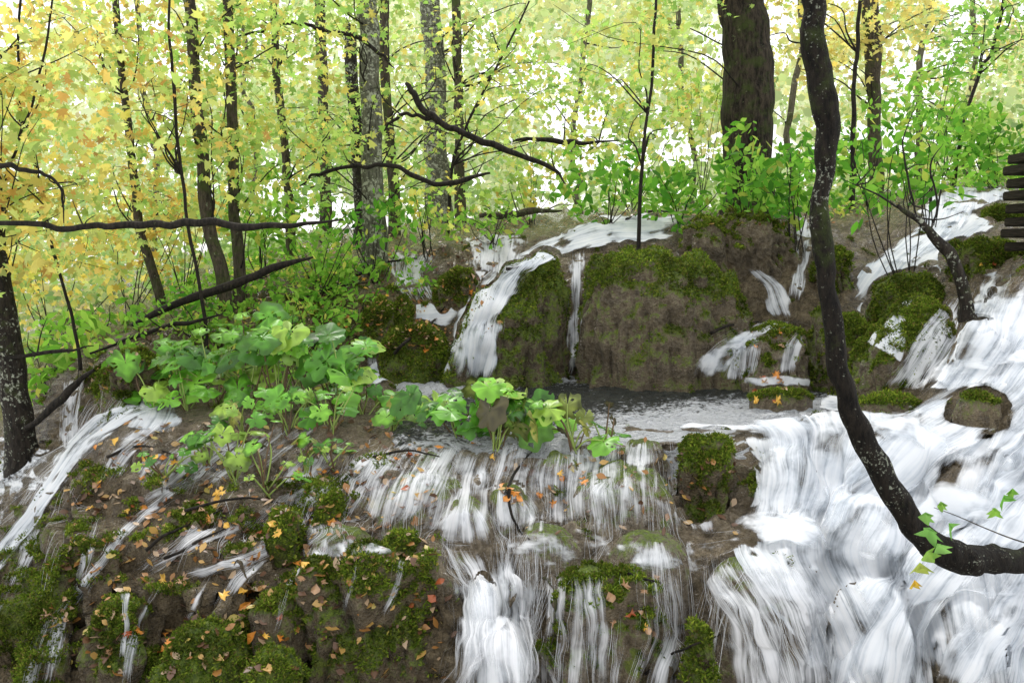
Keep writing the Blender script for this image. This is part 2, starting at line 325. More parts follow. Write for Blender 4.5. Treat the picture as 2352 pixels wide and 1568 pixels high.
# ------------------------------------------------------------- rocks
WETSEED={1,2,12,26,28,29,30,31,7,21,36,25}
def rock(name,label,out,base,Y,depth,mossv=.5,tanv=0,flute=.5,amp=.06,hard=.65,group=None,cat='rock',fuzz=True,seed=0,emb=.25,cap=0,fine=.6):
    out=np.array(out,float); w=(out[-1,0]-out[0,0])/F*Y
    ns=int(np.clip(w/.014,40,230)); s=np.linspace(0,1,ns); px=out[0,0]+s*(out[-1,0]-out[0,0]); pt=np.interp(px,out[:,0],out[:,1])
    for _ in range(max(3,ns//12)): pt[1:-1]=.25*pt[:-2]+.5*pt[1:-1]+.25*pt[2:]
    xb=ux(px,np.full(ns,base))*Y
    zb=slope(base)*Y-emb; zt=slope(pt)*(Y+depth*.5)
    H=np.maximum(zt-zb,.02); Hm=H.max()
    nt_=int(np.clip((Hm+depth)*2/.018,36,150)); th=np.linspace(0,np.pi,nt_)
    c=np.cos(th);sn=np.sin(th)
    D=depth*np.maximum(1-np.abs(2*s-1)**2.6,.02)**.5
    yy=Y+depth-np.sign(c)[None]*np.abs(c)[None]**hard*D[:,None]
    zz=zb+H[:,None]*np.abs(sn)[None]**hard
    P=np.stack([xb[:,None]+0*yy,yy,zz],-1)
    hf=np.abs(sn)[None]**hard+0*yy
    Nn=-gnorm(P); cen=P.mean((0,1))
    if ((P-cen)*Nn).sum()<0: Nn=-Nn
    x,y,z=P[...,0]+seed*3.1,P[...,1],P[...,2]
    st=np.clip(1-np.abs(Nn[...,2]),0,1)
    sc=min(1.,Hm/.5+.3)
    d=amp*(billow(x*3.4/sc,y*3.4/sc,z*2.6/sc,3,seed)*1.0+fbm(x*12,y*12,z*9,4,seed+5)*fine)+st*flute*amp*(billow(x*6+.8*vn(z*3,x,y,3),y*5,z*1.6,2,seed+9))*.8
    P=P+Nn*d[...,None]
    Nn=-gnorm(P)
    if ((P-cen)*Nn).sum()<0: Nn=-Nn
    orig=np.array([P[...,0].mean(),Y+depth,zb+emb])
    ms=mossv+.62*np.clip(Nn[...,2],-.3,1)*(mossv>.05)+cap*np.clip((hf+.18*fbm(x*4,y*4,z*2,3,seed+3)-.78)/.15,0,1)
    V=P.reshape(-1,3);Fc=gridfaces(ns,nt_)[:,::-1]
    if seed<50 and seed not in WETSEED and seed not in (15,16,17,18,40,41,42,43,44,45): dry.append((sum(len(q) for q in bf),sum(len(q) for q in bf)+len(Fc)))
    bv.append(V);bf.append(Fc)
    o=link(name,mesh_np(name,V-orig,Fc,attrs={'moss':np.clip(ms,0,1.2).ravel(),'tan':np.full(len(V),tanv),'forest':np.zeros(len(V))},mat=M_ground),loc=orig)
    tag(o,label,cat,group)
    if fuzz and mossv>.1:
        m2=(ms+.5*fbm(x*7,y*7,z*7,3,99+seed)).ravel(); q=np.flatnonzero((m2>.55)&(P[...,1].ravel()<Y+depth*1.5))
        if len(q)>10:
            A=w*(Hm+depth)
            q=rng.choice(q,int(min(9000,A*8500)))
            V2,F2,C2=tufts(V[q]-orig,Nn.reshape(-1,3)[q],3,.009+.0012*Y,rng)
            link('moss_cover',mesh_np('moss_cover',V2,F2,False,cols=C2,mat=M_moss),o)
    return o
rock('mossy_boulder','large brown boulder with mossy top standing in the pool, right of the thin middle fall',[(1322,800),(1328,680),(1350,608),(1420,574),(1530,572),(1650,594),(1725,632),(1766,690),(1784,770),(1790,850)],880,7.1,.65,.24,.20,.9,.11,.72,seed=1,cap=.4,fine=.25)
rock('mossy_boulder','mossy boulder left of the thin fall with white water down its left side',[(975,865),(1002,810),(1045,730),(1100,665),(1160,625),(1215,592),(1260,583),(1300,600),(1318,660),(1322,800)],880,7.3,.55,.46,.05,.9,.11,.7,seed=2,cap=.5,fine=.25)
rock('mossy_rock','low rounded green mossy rock left of the boulder fall',[(855,800),(880,765),(940,742),(990,750),(1020,790),(1030,815)],822,7.6,.3,.6,seed=3,amp=.05)
rock('mossy_rock','mossy rock under the dripping ledge on the upper left bank',[(985,690),(1000,640),(1040,610),(1080,615),(1100,660),(1105,700)],705,8.7,.3,.40,.2,seed=4,amp=.06)
rock('mossy_rock','round mossy rock left of the small upper pool',[(815,770),(830,710),(870,682),(900,700),(915,760)],790,8.2,.3,.5,seed=5,amp=.06)
rock('mossy_rock','tiny moss tuft rock above the small upper pool',[(895,715),(910,685),(930,680),(945,712)],725,8.5,.15,.8,seed=6,amp=.03)
rock('brown_rock','brown rock strewn with leaves right of the big boulder',[(1700,850),(1730,790),(1770,750),(1830,738),(1880,760),(1905,800),(1915,860)],868,6.9,.4,.15,.5,.8,.08,seed=7)
rock('mossy_rock','green and orange mossy rock directly behind the curved trunk',[(1880,860),(1900,760),(1925,705),(1970,712),(2015,740),(2050,790),(2060,850)],860,6.9,.4,.40,.3,seed=8,amp=.08)
rock('mossy_rock','flat topped bright mossy rock beside the upper right stream',[(2035,695),(2045,655),(2080,630),(2150,628),(2190,650),(2200,695)],720,7.0,.33,.7,.1,seed=9,amp=.08,hard=.55)
rock('mossy_rock','mossy rock at the right edge below the wooden steps',[(2215,640),(2230,585),(2255,555),(2300,545),(2360,550),(2440,600),(2460,650)],645,7.3,.35,.50,.2,seed=10,amp=.09)
rock('mossy_rock','small mossy stone at the top of the right stream',[(2280,500),(2290,478),(2320,470),(2370,478),(2380,500)],505,9.5,.22,.6,seed=11,amp=.03)
rock('mossy_boulder','sloping rock with mossy rim and thin veil of water, foot of right fall',[(1985,900),(2010,850),(2060,770),(2120,705),(2180,680),(2230,720),(2250,800),(2260,880)],915,5.75,.4,.38,.2,1.0,.06,seed=12)
rock('dark_rock','dark round rock breaking through the right waterfall',[(2205,965),(2215,930),(2245,905),(2280,902),(2315,922),(2328,960)],975,4.95,.11,.16,0,.8,.025,seed=13,emb=.06)
rock('mossy_rock','low mossy stone beside the foot of the sloping rock, awash in foam',[(1985,930),(2010,912),(2060,903),(2110,910),(2140,930)],938,5.35,.10,.3,.5,.3,.02,seed=37,emb=.1)
rock('mossy_rock','tall mossy rock at left edge of the wide white fall',[(1560,1110),(1572,1030),(1600,1004),(1660,1008),(1705,1030),(1722,1100),(1728,1190)],1225,4.8,.25,.40,0,1.0,.07,.6,seed=14)
rock('water_worn_rock','rounded stone dome with clear water sliding over it',[(985,1250),(1000,1200),(1040,1160),(1080,1155),(1120,1180),(1150,1225),(1165,1260)],1262,4.42,.2,.06,.5,.5,.02,fuzz=False,seed=15)
rock('water_worn_rock','broad fan shaped ledge rock under the left veil of the second step',[(815,1200),(860,1150),(930,1112),(1010,1105),(1060,1120),(1100,1180)],1215,4.6,.3,.12,.7,1,.05,fuzz=False,seed=16)
rock('water_worn_rock','ledge rock under the small middle veil of the second step',[(1110,1200),(1130,1140),(1180,1120),(1220,1145),(1255,1205)],1215,4.56,.25,.2,.5,1,.05,fuzz=False,seed=17)
rock('water_worn_rock','wide hump of tan rock left of the tall mossy rock',[(1285,1200),(1310,1140),(1370,1095),(1450,1080),(1530,1095),(1580,1140),(1605,1200)],1225,4.6,.35,.15,.7,1.2,.05,fuzz=False,seed=18)
rock('water_worn_rock','small rounded ledge stone between the pool lip plants and the wide hump',[(1215,1120),(1235,1070),(1280,1045),(1330,1055),(1365,1100),(1372,1130)],1140,5.0,.2,.15,.6,1,.04,fuzz=False,seed=40)
rock('water_worn_rock','rounded ledge stone right under the half withered plant',[(1400,1090),(1415,1040),(1460,1015),(1520,1020),(1555,1060),(1562,1095)],1105,5.15,.2,.15,.6,1,.04,fuzz=False,seed=41)
rock('water_worn_rock','rounded ledge stone below the wilting plant at left of the pool lip',[(900,1120),(920,1070),(970,1045),(1030,1050),(1065,1095),(1070,1125)],1130,5.05,.2,.15,.6,1,.04,fuzz=False,seed=42)
rock('water_worn_rock','low rounded dome on the shelf right of the clear water dome',[(1170,1290),(1190,1245),(1240,1215),(1300,1222),(1340,1260),(1350,1300)],1310,4.25,.2,.1,.5,.6,.03,fuzz=False,seed=43)
rock('water_worn_rock','low rounded dome on the shelf left of the lower right hump',[(1400,1310),(1425,1265),(1480,1240),(1550,1245),(1600,1280),(1615,1320)],1330,4.15,.22,.1,.5,.6,.03,fuzz=False,seed=44)
rock('water_worn_rock','wet rounded stone on the shelf above the front moss',[(690,1285),(710,1245),(755,1222),(810,1225),(850,1260),(858,1290)],1300,4.3,.2,.15,.4,.6,.03,fuzz=False,seed=45)
rock('mossy_rock','bright green moss mound at the bottom edge, lower left',[(300,1568),(320,1500),(370,1455),(440,1438),(500,1455),(535,1500),(560,1568)],1600,3.68,.22,.8,0,.3,.06,seed=19)
rock('mossy_rock','smaller moss mound at the bottom edge, right of the bright one',[(540,1568),(560,1525),(600,1505),(650,1510),(690,1568)],1600,3.62,.16,.65,0,.3,.05,seed=20)
rock('mossy_rock','overhanging mossy rock face in front, left of the central fall',[(640,1430),(650,1340),(700,1300),(800,1285),(900,1285),(985,1300),(1030,1340),(1035,1430)],1560,3.86,.22,.38,.1,.9,.10,.6,seed=21)
rock('mossy_rock','moss ball on the leafy slope in front of the plants',[(585,1225),(600,1185),(640,1168),(680,1185),(695,1230)],1240,4.5,.14,.7,seed=22,amp=.05)
rock('mossy_rock','low moss cushion left of the second step veil',[(700,1180),(715,1140),(755,1122),(785,1140),(795,1180)],1190,4.75,.12,.65,seed=23,amp=.05)
rock('mossy_rock','small moss cushion on the wet shelf above the central fall',[(875,1250),(890,1225),(920,1215),(950,1228),(965,1250)],1255,4.3,.1,.7,seed=24,amp=.03)
rock('mossy_rock','dark mossy rock in the lower left corner',[(130,1568),(145,1440),(180,1390),(230,1380),(290,1400),(320,1450),(335,1568)],1600,3.9,.25,.40,0,.9,.08,seed=25)
rock('brown_rock','bare brown rock on the leafy slope left of the drooping plant',[(330,1240),(345,1190),(390,1160),(450,1165),(490,1200),(500,1245)],1255,4.55,.2,.2,.3,.6,.06,seed=35)
rock('brown_rock','wet brown rock lump above the small moss mound',[(540,1440),(560,1390),(610,1360),(660,1380),(690,1440)],1460,3.9,.2,.25,.2,.6,.06,seed=36)
rock('brown_rock','brown rock face in front, right of the central fall',[(1225,1500),(1235,1390),(1270,1345),(1350,1325),(1450,1335),(1540,1360),(1590,1410),(1600,1500)],1620,3.72,.3,.2,.2,1.2,.10,.72,seed=26)
rock('mossy_rock','mossy stone at the bottom edge between two veils of water',[(1560,1568),(1575,1460),(1610,1430),(1655,1450),(1680,1568)],1620,3.64,.15,.5,0,1,.05,seed=27)
rock('brown_rock','smooth brown hump under the lower right veil',[(1640,1500),(1650,1370),(1700,1315),(1780,1295),(1850,1315),(1895,1380),(1910,1500)],1620,3.74,.34,.1,.3,1.0,.05,.7,fuzz=False,seed=28)
rock('brown_rock','dark brown dripping ledge behind the big boulder',[(1540,640),(1560,560),(1600,505),(1680,490),(1780,492),(1850,520),(1880,580),(1890,700)],720,8.45,.5,.12,.25,1.6,.12,.5,seed=29)
rock('mossy_rock','dripping rock ledge behind the curved trunk',[(1890,640),(1905,580),(1940,560),(1980,575),(1995,640)],710,8.0,.35,.40,0,1.4,.08,.5,seed=30)
rock('mossy_rock','mossy overhang beside the left plunge',[(190,960),(200,870),(230,820),(280,800),(330,830),(350,900),(355,950)],985,6.2,.3,.4,.05,1.4,.08,.55,seed=31)
rock('flat_rock','low mossy rock strewn with leaves, awash at the right end of the pool',[(1730,912),(1760,901),(1800,896),(1850,899),(1880,912)],915,6.3,.10,.25,.45,.2,.015,seed=32,emb=.1)
for i,(x,y,w_,h_,Y) in enumerate([(1830,1080,180,120,4.7),(2060,1010,190,90,4.75),(2010,1200,170,110,4.25),(2250,1110,180,120,4.5),(1850,1240,160,70,4.25),(2220,1300,190,100,3.95),(2040,1390,200,130,3.75),(2280,1430,170,130,3.65),(2290,770,150,120,5.3),(1110,1380,110,120,3.75),(1150,1500,120,100,3.6)]):
    rock('submerged_rock',['upper left hump under the wide white fall','hump under the white fall where the stream bends','hump in the middle of the wide white fall','right hump half way down the right fall','hump at the foot of the upper white fall beside the shelf','hump just below the bend of the curved trunk','wide hump near the bottom of the right fall','hump in the lower right corner under white water','hump high in the right fall below the bent little trunk','hump under the upper half of the central fall','hump under the lower half of the central fall'][i],
      [(x-w_/2,y+h_*.5),(x-w_*.38,y+h_*.1),(x-w_*.2,y-h_*.15),(x,y-h_*.25),(x+w_*.22,y-h_*.1),(x+w_*.4,y+h_*.15),(x+w_/2,y+h_*.5)],y+h_,Y,.22,.02,.2,.8,.04,fuzz=False,seed=50+i)
bV=np.vstack(bv);o_=0;bF=[]
for a,b in zip(bv,bf): bF.append(b+o_);o_+=len(a)
ALL=BVHTree.FromPolygons(bV.tolist(),np.vstack(bF).tolist())
isdry=np.zeros(sum(len(q) for q in bf),bool)
for a,b in dry: isdry[a:b]=True
# ------------------------------------------------------------- water
SV=[];SF=[];SC=[];SO=[0]
def ribbons(P,Wd,side,col,cut=.25):
    S,m,_=P.shape
    V=np.stack([P-side*Wd[...,None],P+side*Wd[...,None]],2).reshape(-1,3)
    base=(np.arange(S)[:,None]*m+np.arange(m-1)[None])*2
    Fc=np.stack([base,base+1,base+3,base+2],-1)
    okk=(np.linalg.norm(np.diff(P,axis=1),axis=-1)<cut)&(Wd[:,1:]>1e-5)
    SV.append(V);SF.append(Fc[okk]+SO[0]);SC.append(np.repeat(np.repeat(col,m,0),2,0)); SO[0]+=len(V)
def wcol(n): 
    g=rng.uniform(.74,.93,n); return np.stack([g*.97,g*.985,g*1.0],1)
def poly(P,n):
    P=np.array(P,float); t=np.linspace(0,1,len(P)); q=np.linspace(0,1,n)
    x=np.interp(q,t,P[:,0]);y=np.interp(q,t,P[:,1])
    for _ in range(max(1,n//(len(P)*2))):
        x[1:-1]=.25*x[:-2]+.5*x[1:-1]+.25*x[2:]; y[1:-1]=.25*y[:-2]+.5*y[1:-1]+.25*y[2:]
    return np.stack([x,y],-1)
def fl(name,L,Rr,dens,mat,off=.02,edge=.5,ends=.15,label=None,smooth=10,cut=.3,wav=.006,step=7,seed=0,sd=.3,sw=.0007,clamp=False):
    L0=np.array(L,float);R0=np.array(Rr,float)
    ln=np.linalg.norm(np.diff(L0,axis=0),axis=1).sum(); rn=np.linalg.norm(np.diff(R0,axis=0),axis=1).sum(); wd=np.linalg.norm(L0-R0,axis=1).max()
    nv=int(np.clip(max(ln,rn)/step,12,130)); nu=int(np.clip(wd/step,8,150))
    A=poly(L,nv);B=poly(Rr,nv); s=np.linspace(0,1,nu)
    Q=A[:,None]*(1-s)[None,:,None]+B[:,None]*s[None,:,None]
    P=np.full((nv,nu,3),np.nan); NN=np.zeros((nv,nu,3))
    for i in range(nv):
        for j in range(nu):
            h=hit(Q[i,j,0],Q[i,j,1],ALL)
            if h[0] is not None and h[0].length<22 and not isdry[h[2]]: P[i,j]=h[0]; nn=h[1]; NN[i,j]=nn if nn.dot(h[0])<0 else -nn
    bad=np.isnan(P[...,0]); P[bad]=0
    K=P.copy()
    for _ in range(smooth):
        acc=K.copy();w=np.ones(K.shape[:2])
        for ax,sh in ((0,1),(0,-1),(1,1),(1,-1)):
            S=np.roll(K,sh,ax); d=np.linalg.norm(S-K,axis=-1); m=(d<cut)&~np.roll(bad,sh,ax)
            if ax==0: m[0 if sh==1 else -1]=False
            else: m[:,0 if sh==1 else -1]=False
            acc+=S*m[...,None];w+=m
        K=acc/w[...,None]
    if clamp:
        lk=np.linalg.norm(K,axis=-1)+1e-9; lp=np.linalg.norm(P,axis=-1); K=K*np.minimum(1,(lp-.012)/lk)[...,None]
    u=np.cumsum(np.concatenate([np.zeros((nv,1)),np.minimum(np.linalg.norm(np.diff(K,axis=1),axis=-1),.1)],1),1)
    wm=u[:,-1:].mean(); u=s[None]*wm+0*u
    v=np.cumsum(np.concatenate([np.zeros((1,nu)),np.minimum(np.linalg.norm(np.diff(K,axis=0),axis=-1),.1)],0),0)
    v=v.mean(1)[:,None]+0*v*.0
    NA=NN+np.array([0,-.3,.5])
    for _ in range(4):
        NA[1:-1]=NA[1:-1]*.5+(NA[:-2]+NA[2:])*.25; NA[:,1:-1]=NA[:,1:-1]*.5+(NA[:,:-2]+NA[:,2:])*.25
    NA/=np.linalg.norm(NA,axis=-1)[...,None]+1e-9
    rip=fbm(u*16+seed*7,v*2.0,0*u,3,seed+3)*wav+fbm(u*5+seed*7,v*3.0,0*u,2,seed+13)*wav*2
    K=K+NA*(off+rip)[...,None]
    gd=(~bad).astype(float)
    for _ in range(3):
        gd[1:-1]=np.minimum(gd[1:-1],gd[1:-1]*.5+(gd[:-2]+gd[2:])*.25); gd[:,1:-1]=np.minimum(gd[:,1:-1],gd[:,1:-1]*.5+(gd[:,:-2]+gd[:,2:])*.25)
    e=np.minimum(s,1-s)[None]*2+.45*fbm(u*6,v*5,0*u+seed,3,seed+31)*1.0; e=np.clip(e/edge,0,1); e=e*e*(3-2*e); e=e*gd
    t=np.linspace(0,1,nv)[:,None]; g=np.clip(np.minimum(t,1-t)/max(ends,1e-3)*(1+1.4*fbm(u*6,v*2,0*u,2,seed+8)),0,1) if ends>0 else 1+0*e
    g=g+0*e
    de=dens*e*g-(1-e)*.7-(1-g)*.35
    Fc=gridfaces(nv,nu); Kf=K.reshape(-1,3); Pf=P.reshape(-1,3); bb=bad.ravel()
    m=~bb[Fc].any(1)
    for a,b in ((0,1),(1,2),(2,3),(3,0),(0,2)): m&=np.linalg.norm(Pf[Fc[:,a]]-Pf[Fc[:,b]],axis=1)<cut
    m&=de.ravel()[Fc].max(1)>-.3
    Fc=Fc[m]
    if len(Fc)==0: return
    o=link(name,mesh_np(name,Kf,Fc,attrs={'dens':de.ravel()},uv=np.stack([u+seed,v+seed*.7],-1).reshape(-1,2),mat=mat))
    o['kind']='structure'
    if label:o['label']=label
    if sd<=0: return o
    Ym=np.median(Pf[~bb,1]); VL=v.max(); ar=wm*VL; hw=sw*Ym/4.5
    S=int(np.clip(ar*420*sd*(4.5/Ym)**2*max(dens,.3),6,3000)); mpts=16
    u0=rng.uniform(.02,.98,S); t0=rng.uniform(-.15,.85,S); ln_=np.clip(rng.uniform(.08,.4,S)/max(VL,.1),.08,1)
    tt=np.clip(t0[:,None]+ln_[:,None]*np.linspace(0,1,mpts)[None],0,1)
    uu=np.clip(u0[:,None]+.03/max(wm,.2)*vn(tt*VL*3,u0[:,None]*wm*3,0*tt,seed+77)+0*tt,0,.999)
    fi=tt*(nv-1.001);fj=uu*(nu-1.001); i0=fi.astype(int);j0=fj.astype(int);a=(fi-i0)[...,None];b=(fj-j0)[...,None]
    def samp(Aq): return (Aq[i0,j0]*(1-a)+Aq[i0+1,j0]*a)*(1-b)+(Aq[i0,j0+1]*(1-a)+Aq[i0+1,j0+1]*a)*b
    PP=samp(K)+samp(NA)*rng.uniform(.001,.006,S)[:,None,None]*(Ym/5); nn=samp(NA)
    T=np.gradient(PP,axis=1); sd_=np.cross(T,nn); sd_/=np.linalg.norm(sd_,axis=-1)[...,None]+1e-9
    prof=np.sin(np.pi*np.linspace(0,1,mpts))[None]**.8
    ee=samp(e[...,None])[...,0]*samp(g[...,None])[...,0]
    bd=samp(bad[...,None].astype(float))[...,0]
    ribbons(PP,hw*rng.uniform(.35,1.5,(S,1))*prof*np.clip(ee,0,1)*(bd<.01),sd_,wcol(S),cut*.5)
    return o
fl('water_upper_stream',[(2120,425),(2120,500),(1980,610),(1920,700)],[(2350,405),(2340,490),(2250,565),(2100,725)],1.15,W_white,seed=1,cut=.6,edge=.35)
fl('water_upper_stream',[(2100,470),(2080,540),(1980,620)],[(2260,460),(2215,540),(2125,620)],.95,W_white,seed=108,cut=.6,edge=.5,off=.04)
fl('water_upper_stream',[(1950,690),(1950,720),(1985,790)],[(2080,700),(2100,760),(2070,850)],1.05,W_white,seed=31,cut=.6)
fl('water_upper_stream',[(2190,520),(2240,540),(2300,560)],[(2180,620),(2230,640),(2300,660)],.9,W_white,seed=111,cut=.6,edge=.7)
fl('water_right_fall',[(2240,640),(2195,760),(2130,900),(2000,960),(1900,1060)],[(2900,560),(2850,700),(2750,850),(2650,1000),(2500,1150)],.85,W_white,off=.02,edge=.10,seed=2,cut=.5,wav=.010,step=9,smooth=14,sd=.2,clamp=True)
fl('water_right_fall',[(1695,1000),(1735,1120),(1660,1260),(1780,1420),(1880,1620)],[(2950,980),(2800,1150),(2750,1300),(2700,1450),(2650,1640)],.88,W_white,off=.02,edge=.06,ends=.05,seed=3,cut=.5,wav=.010,step=9,smooth=14,sd=.2,clamp=True)
fl('water_right_fall',[(2235,640),(2190,760),(2120,890),(1990,950)],[(2560,620),(2500,780),(2380,930),(2230,1030)],.8,W_white,off=.05,seed=101,cut=.5,wav=.010,step=8,edge=.3)
fl('water_right_fall',[(1980,895),(1760,918),(1520,950)],[(2160,960),(1900,1015),(1540,1010)],.9,W_foam,off=.04,seed=102,cut=.5,step=8,sd=.1)
fl('water_right_fall',[(1600,985),(1700,1005),(1735,1100),(1700,1240)],[(2050,940),(2030,1010),(1990,1100),(1960,1260)],.8,W_white,off=.06,seed=4,cut=.5,wav=.012,step=8)
fl('water_right_fall',[(2150,930),(1990,1010),(1900,1130),(1830,1260)],[(2400,960),(2250,1060),(2120,1180),(2060,1320)],.75,W_white,off=.08,seed=90,cut=.5,wav=.012,step=8)
fl('water_right_fall',[(2330,900),(2230,1040),(2130,1160),(2050,1300)],[(2700,930),(2560,1080),(2430,1200),(2330,1340)],.75,W_white,off=.07,seed=103,cut=.5,wav=.012,step=8)
fl('water_right_fall',[(2080,1200),(1980,1330),(1900,1460),(1860,1620)],[(2380,1200),(2260,1330),(2180,1450),(2150,1620)],.7,W_white,off=.06,seed=91,cut=.5,wav=.012,step=8,clamp=True)
fl('water_right_fall',[(2300,1250),(2200,1400),(2140,1500),(2100,1620)],[(2650,1250),(2560,1400),(2500,1500),(2450,1620)],.75,W_white,off=.05,seed=104,cut=.5,wav=.012,step=8,clamp=True)
for i,(L,Rr,d) in enumerate([([(1620,1190),(1760,1170),(2000,1230)],[(1660,1320),(1800,1300),(2020,1340)],.8),([(1970,950),(2100,940),(2230,990)],[(1930,1040),(2050,1070),(2170,1120)],.8),
   ([(2060,1140),(2180,1110),(2340,1140)],[(2060,1240),(2180,1230),(2340,1250)],.75),([(1800,1120),(1900,1110),(2000,1140)],[(1800,1180),(1900,1190),(2000,1200)],.6),([(2150,1330),(2250,1330),(2400,1360)],[(2140,1400),(2250,1410),(2400,1430)],.6),([(2200,820),(2290,810),(2420,830)],[(2180,880),(2280,880),(2420,890)],.6)]):
    fl('water_foot_foam',L,Rr,d,W_foam,off=.09,seed=105+i*3,cut=.5,step=7,sd=0,edge=.95,ends=.3)
fl('water_second_step',[(850,1020),(780,1110),(730,1225)],[(1590,1005),(1610,1120),(1650,1240)],.50,W_veil,seed=5,step=6,edge=.2,ends=.22,sd=.6)
for i,(L,Rr,d) in enumerate([
 ([(980,1080),(890,1130),(830,1225)],[(1050,1080),(1060,1130),(1010,1225)],.62),([(1130,1120),(1115,1165),(1105,1230)],[(1200,1120),(1240,1165),(1275,1225)],.66),
 ([(1380,1085),(1310,1130),(1275,1240)],[(1500,1085),(1560,1130),(1590,1250)],.58),([(880,1070),(800,1130),(745,1230)],[(930,1070),(870,1120),(810,1220)],.55),
 ([(1070,1040),(1060,1080),(1060,1140)],[(1150,1040),(1150,1090),(1130,1130)],.5),([(1250,1045),(1215,1085),(1210,1140)],[(1340,1045),(1370,1085),(1375,1140)],.6),
 ([(1430,1010),(1400,1050),(1395,1100)],[(1530,1010),(1560,1050),(1560,1100)],.62),([(1570,1090),(1590,1150),(1600,1240)],[(1600,1090),(1630,1150),(1660,1240)],.55),
 ([(930,1045),(900,1080),(890,1130)],[(1030,1045),(1070,1080),(1075,1130)],.58),
 ([(1200,1222),(1175,1260),(1165,1315)],[(1310,1222),(1345,1260),(1360,1315)],.6),([(1440,1245),(1410,1285),(1400,1340)],[(1570,1245),(1610,1285),(1625,1340)],.6),([(720,1230),(695,1260),(680,1300)],[(830,1230),(855,1260),(865,1300)],.5)]):
    fl('water_second_step',L,Rr,d,W_veil,seed=6+i*11,step=4.5,off=.02,edge=.9,sd=.7,ends=.35)
fl('water_dome',[(1040,1160),(1000,1200),(975,1265)],[(1095,1160),(1140,1200),(1175,1265)],.7,W_veil,seed=9,step=5,off=.02,ends=.25)
fl('water_shelf',[(580,1275),(760,1225),(960,1215),(1100,1230)],[(610,1315),(780,1300),(1000,1290),(1100,1280)],.42,W_foam,seed=10,step=5,edge=.95,sd=.2)
fl('water_shelf',[(1100,1210),(1300,1190),(1500,1225),(1800,1185)],[(1150,1310),(1320,1340),(1520,1350),(1830,1330)],.48,W_foam,seed=92,step=6,edge=1.0,off=.015,sd=.1)
for i,(L,Rr,d) in enumerate([
 ([(965,1240),(1000,1340),(1030,1440),(970,1620)],[(1235,1250),(1265,1340),(1235,1450),(1320,1620)],.66),
 ([(1010,1265),(1060,1360),(1080,1460),(1010,1620)],[(1120,1265),(1150,1360),(1150,1460),(1120,1620)],.6),
 ([(1130,1265),(1150,1350),(1170,1450),(1180,1620)],[(1230,1270),(1240,1350),(1215,1450),(1290,1620)],.6),
 ([(1040,1420),(1000,1500),(960,1620)],[(1230,1420),(1290,1500),(1330,1620)],.5)]):
    fl('water_central_fall',L,Rr,d,W_white if i<1 else W_veil,seed=11+i*7,step=6,edge=.7,off=.03+.02*i,sd=.5)
fl('water_front_veil',[(1420,1300),(1410,1450),(1380,1620)],[(1600,1310),(1630,1450),(1580,1620)],.6,W_veil,seed=13,step=5,off=.03,edge=.9,ends=.2,sd=.7)
fl('water_front_veil',[(1560,1300),(1640,1400),(1670,1500),(1700,1620)],[(1900,1290),(1940,1400),(1970,1500),(1990,1620)],.72,W_veil,seed=14,step=5,off=.04,ends=.08,sd=.6,clamp=True)
fl('water_front_veil',[(1590,1310),(1630,1380),(1660,1450),(1650,1620)],[(1680,1310),(1720,1380),(1760,1450),(1770,1620)],.55,W_veil,seed=107,step=5,off=.06,edge=.8)
fl('water_front_veil',[(1230,1320),(1230,1450),(1220,1620)],[(1430,1320),(1450,1450),(1430,1620)],.38,W_veil,seed=15,step=5,off=.03,ends=.15,sd=.7)
fl('water_left_stream',[(300,925),(200,960),(130,1040),(60,1160),(-60,1300),(-200,1420)],[(450,920),(345,960),(255,1010),(185,1090),(95,1230),(-10,1360)],.9,W_white,seed=16,cut=.5,off=.03,edge=.6,sd=.5)
fl('water_left_pool',[(-300,1010),(-300,1100),(-300,1250)],[(130,985),(140,1080),(100,1210)],.85,W_foam,seed=17,cut=.7,sd=.2)
fl('water_left_plunge',[(145,870),(135,950),(120,1040)],[(205,865),(190,950),(200,1040)],.8,W_veil,seed=18,cut=.5,step=4,sd=1)
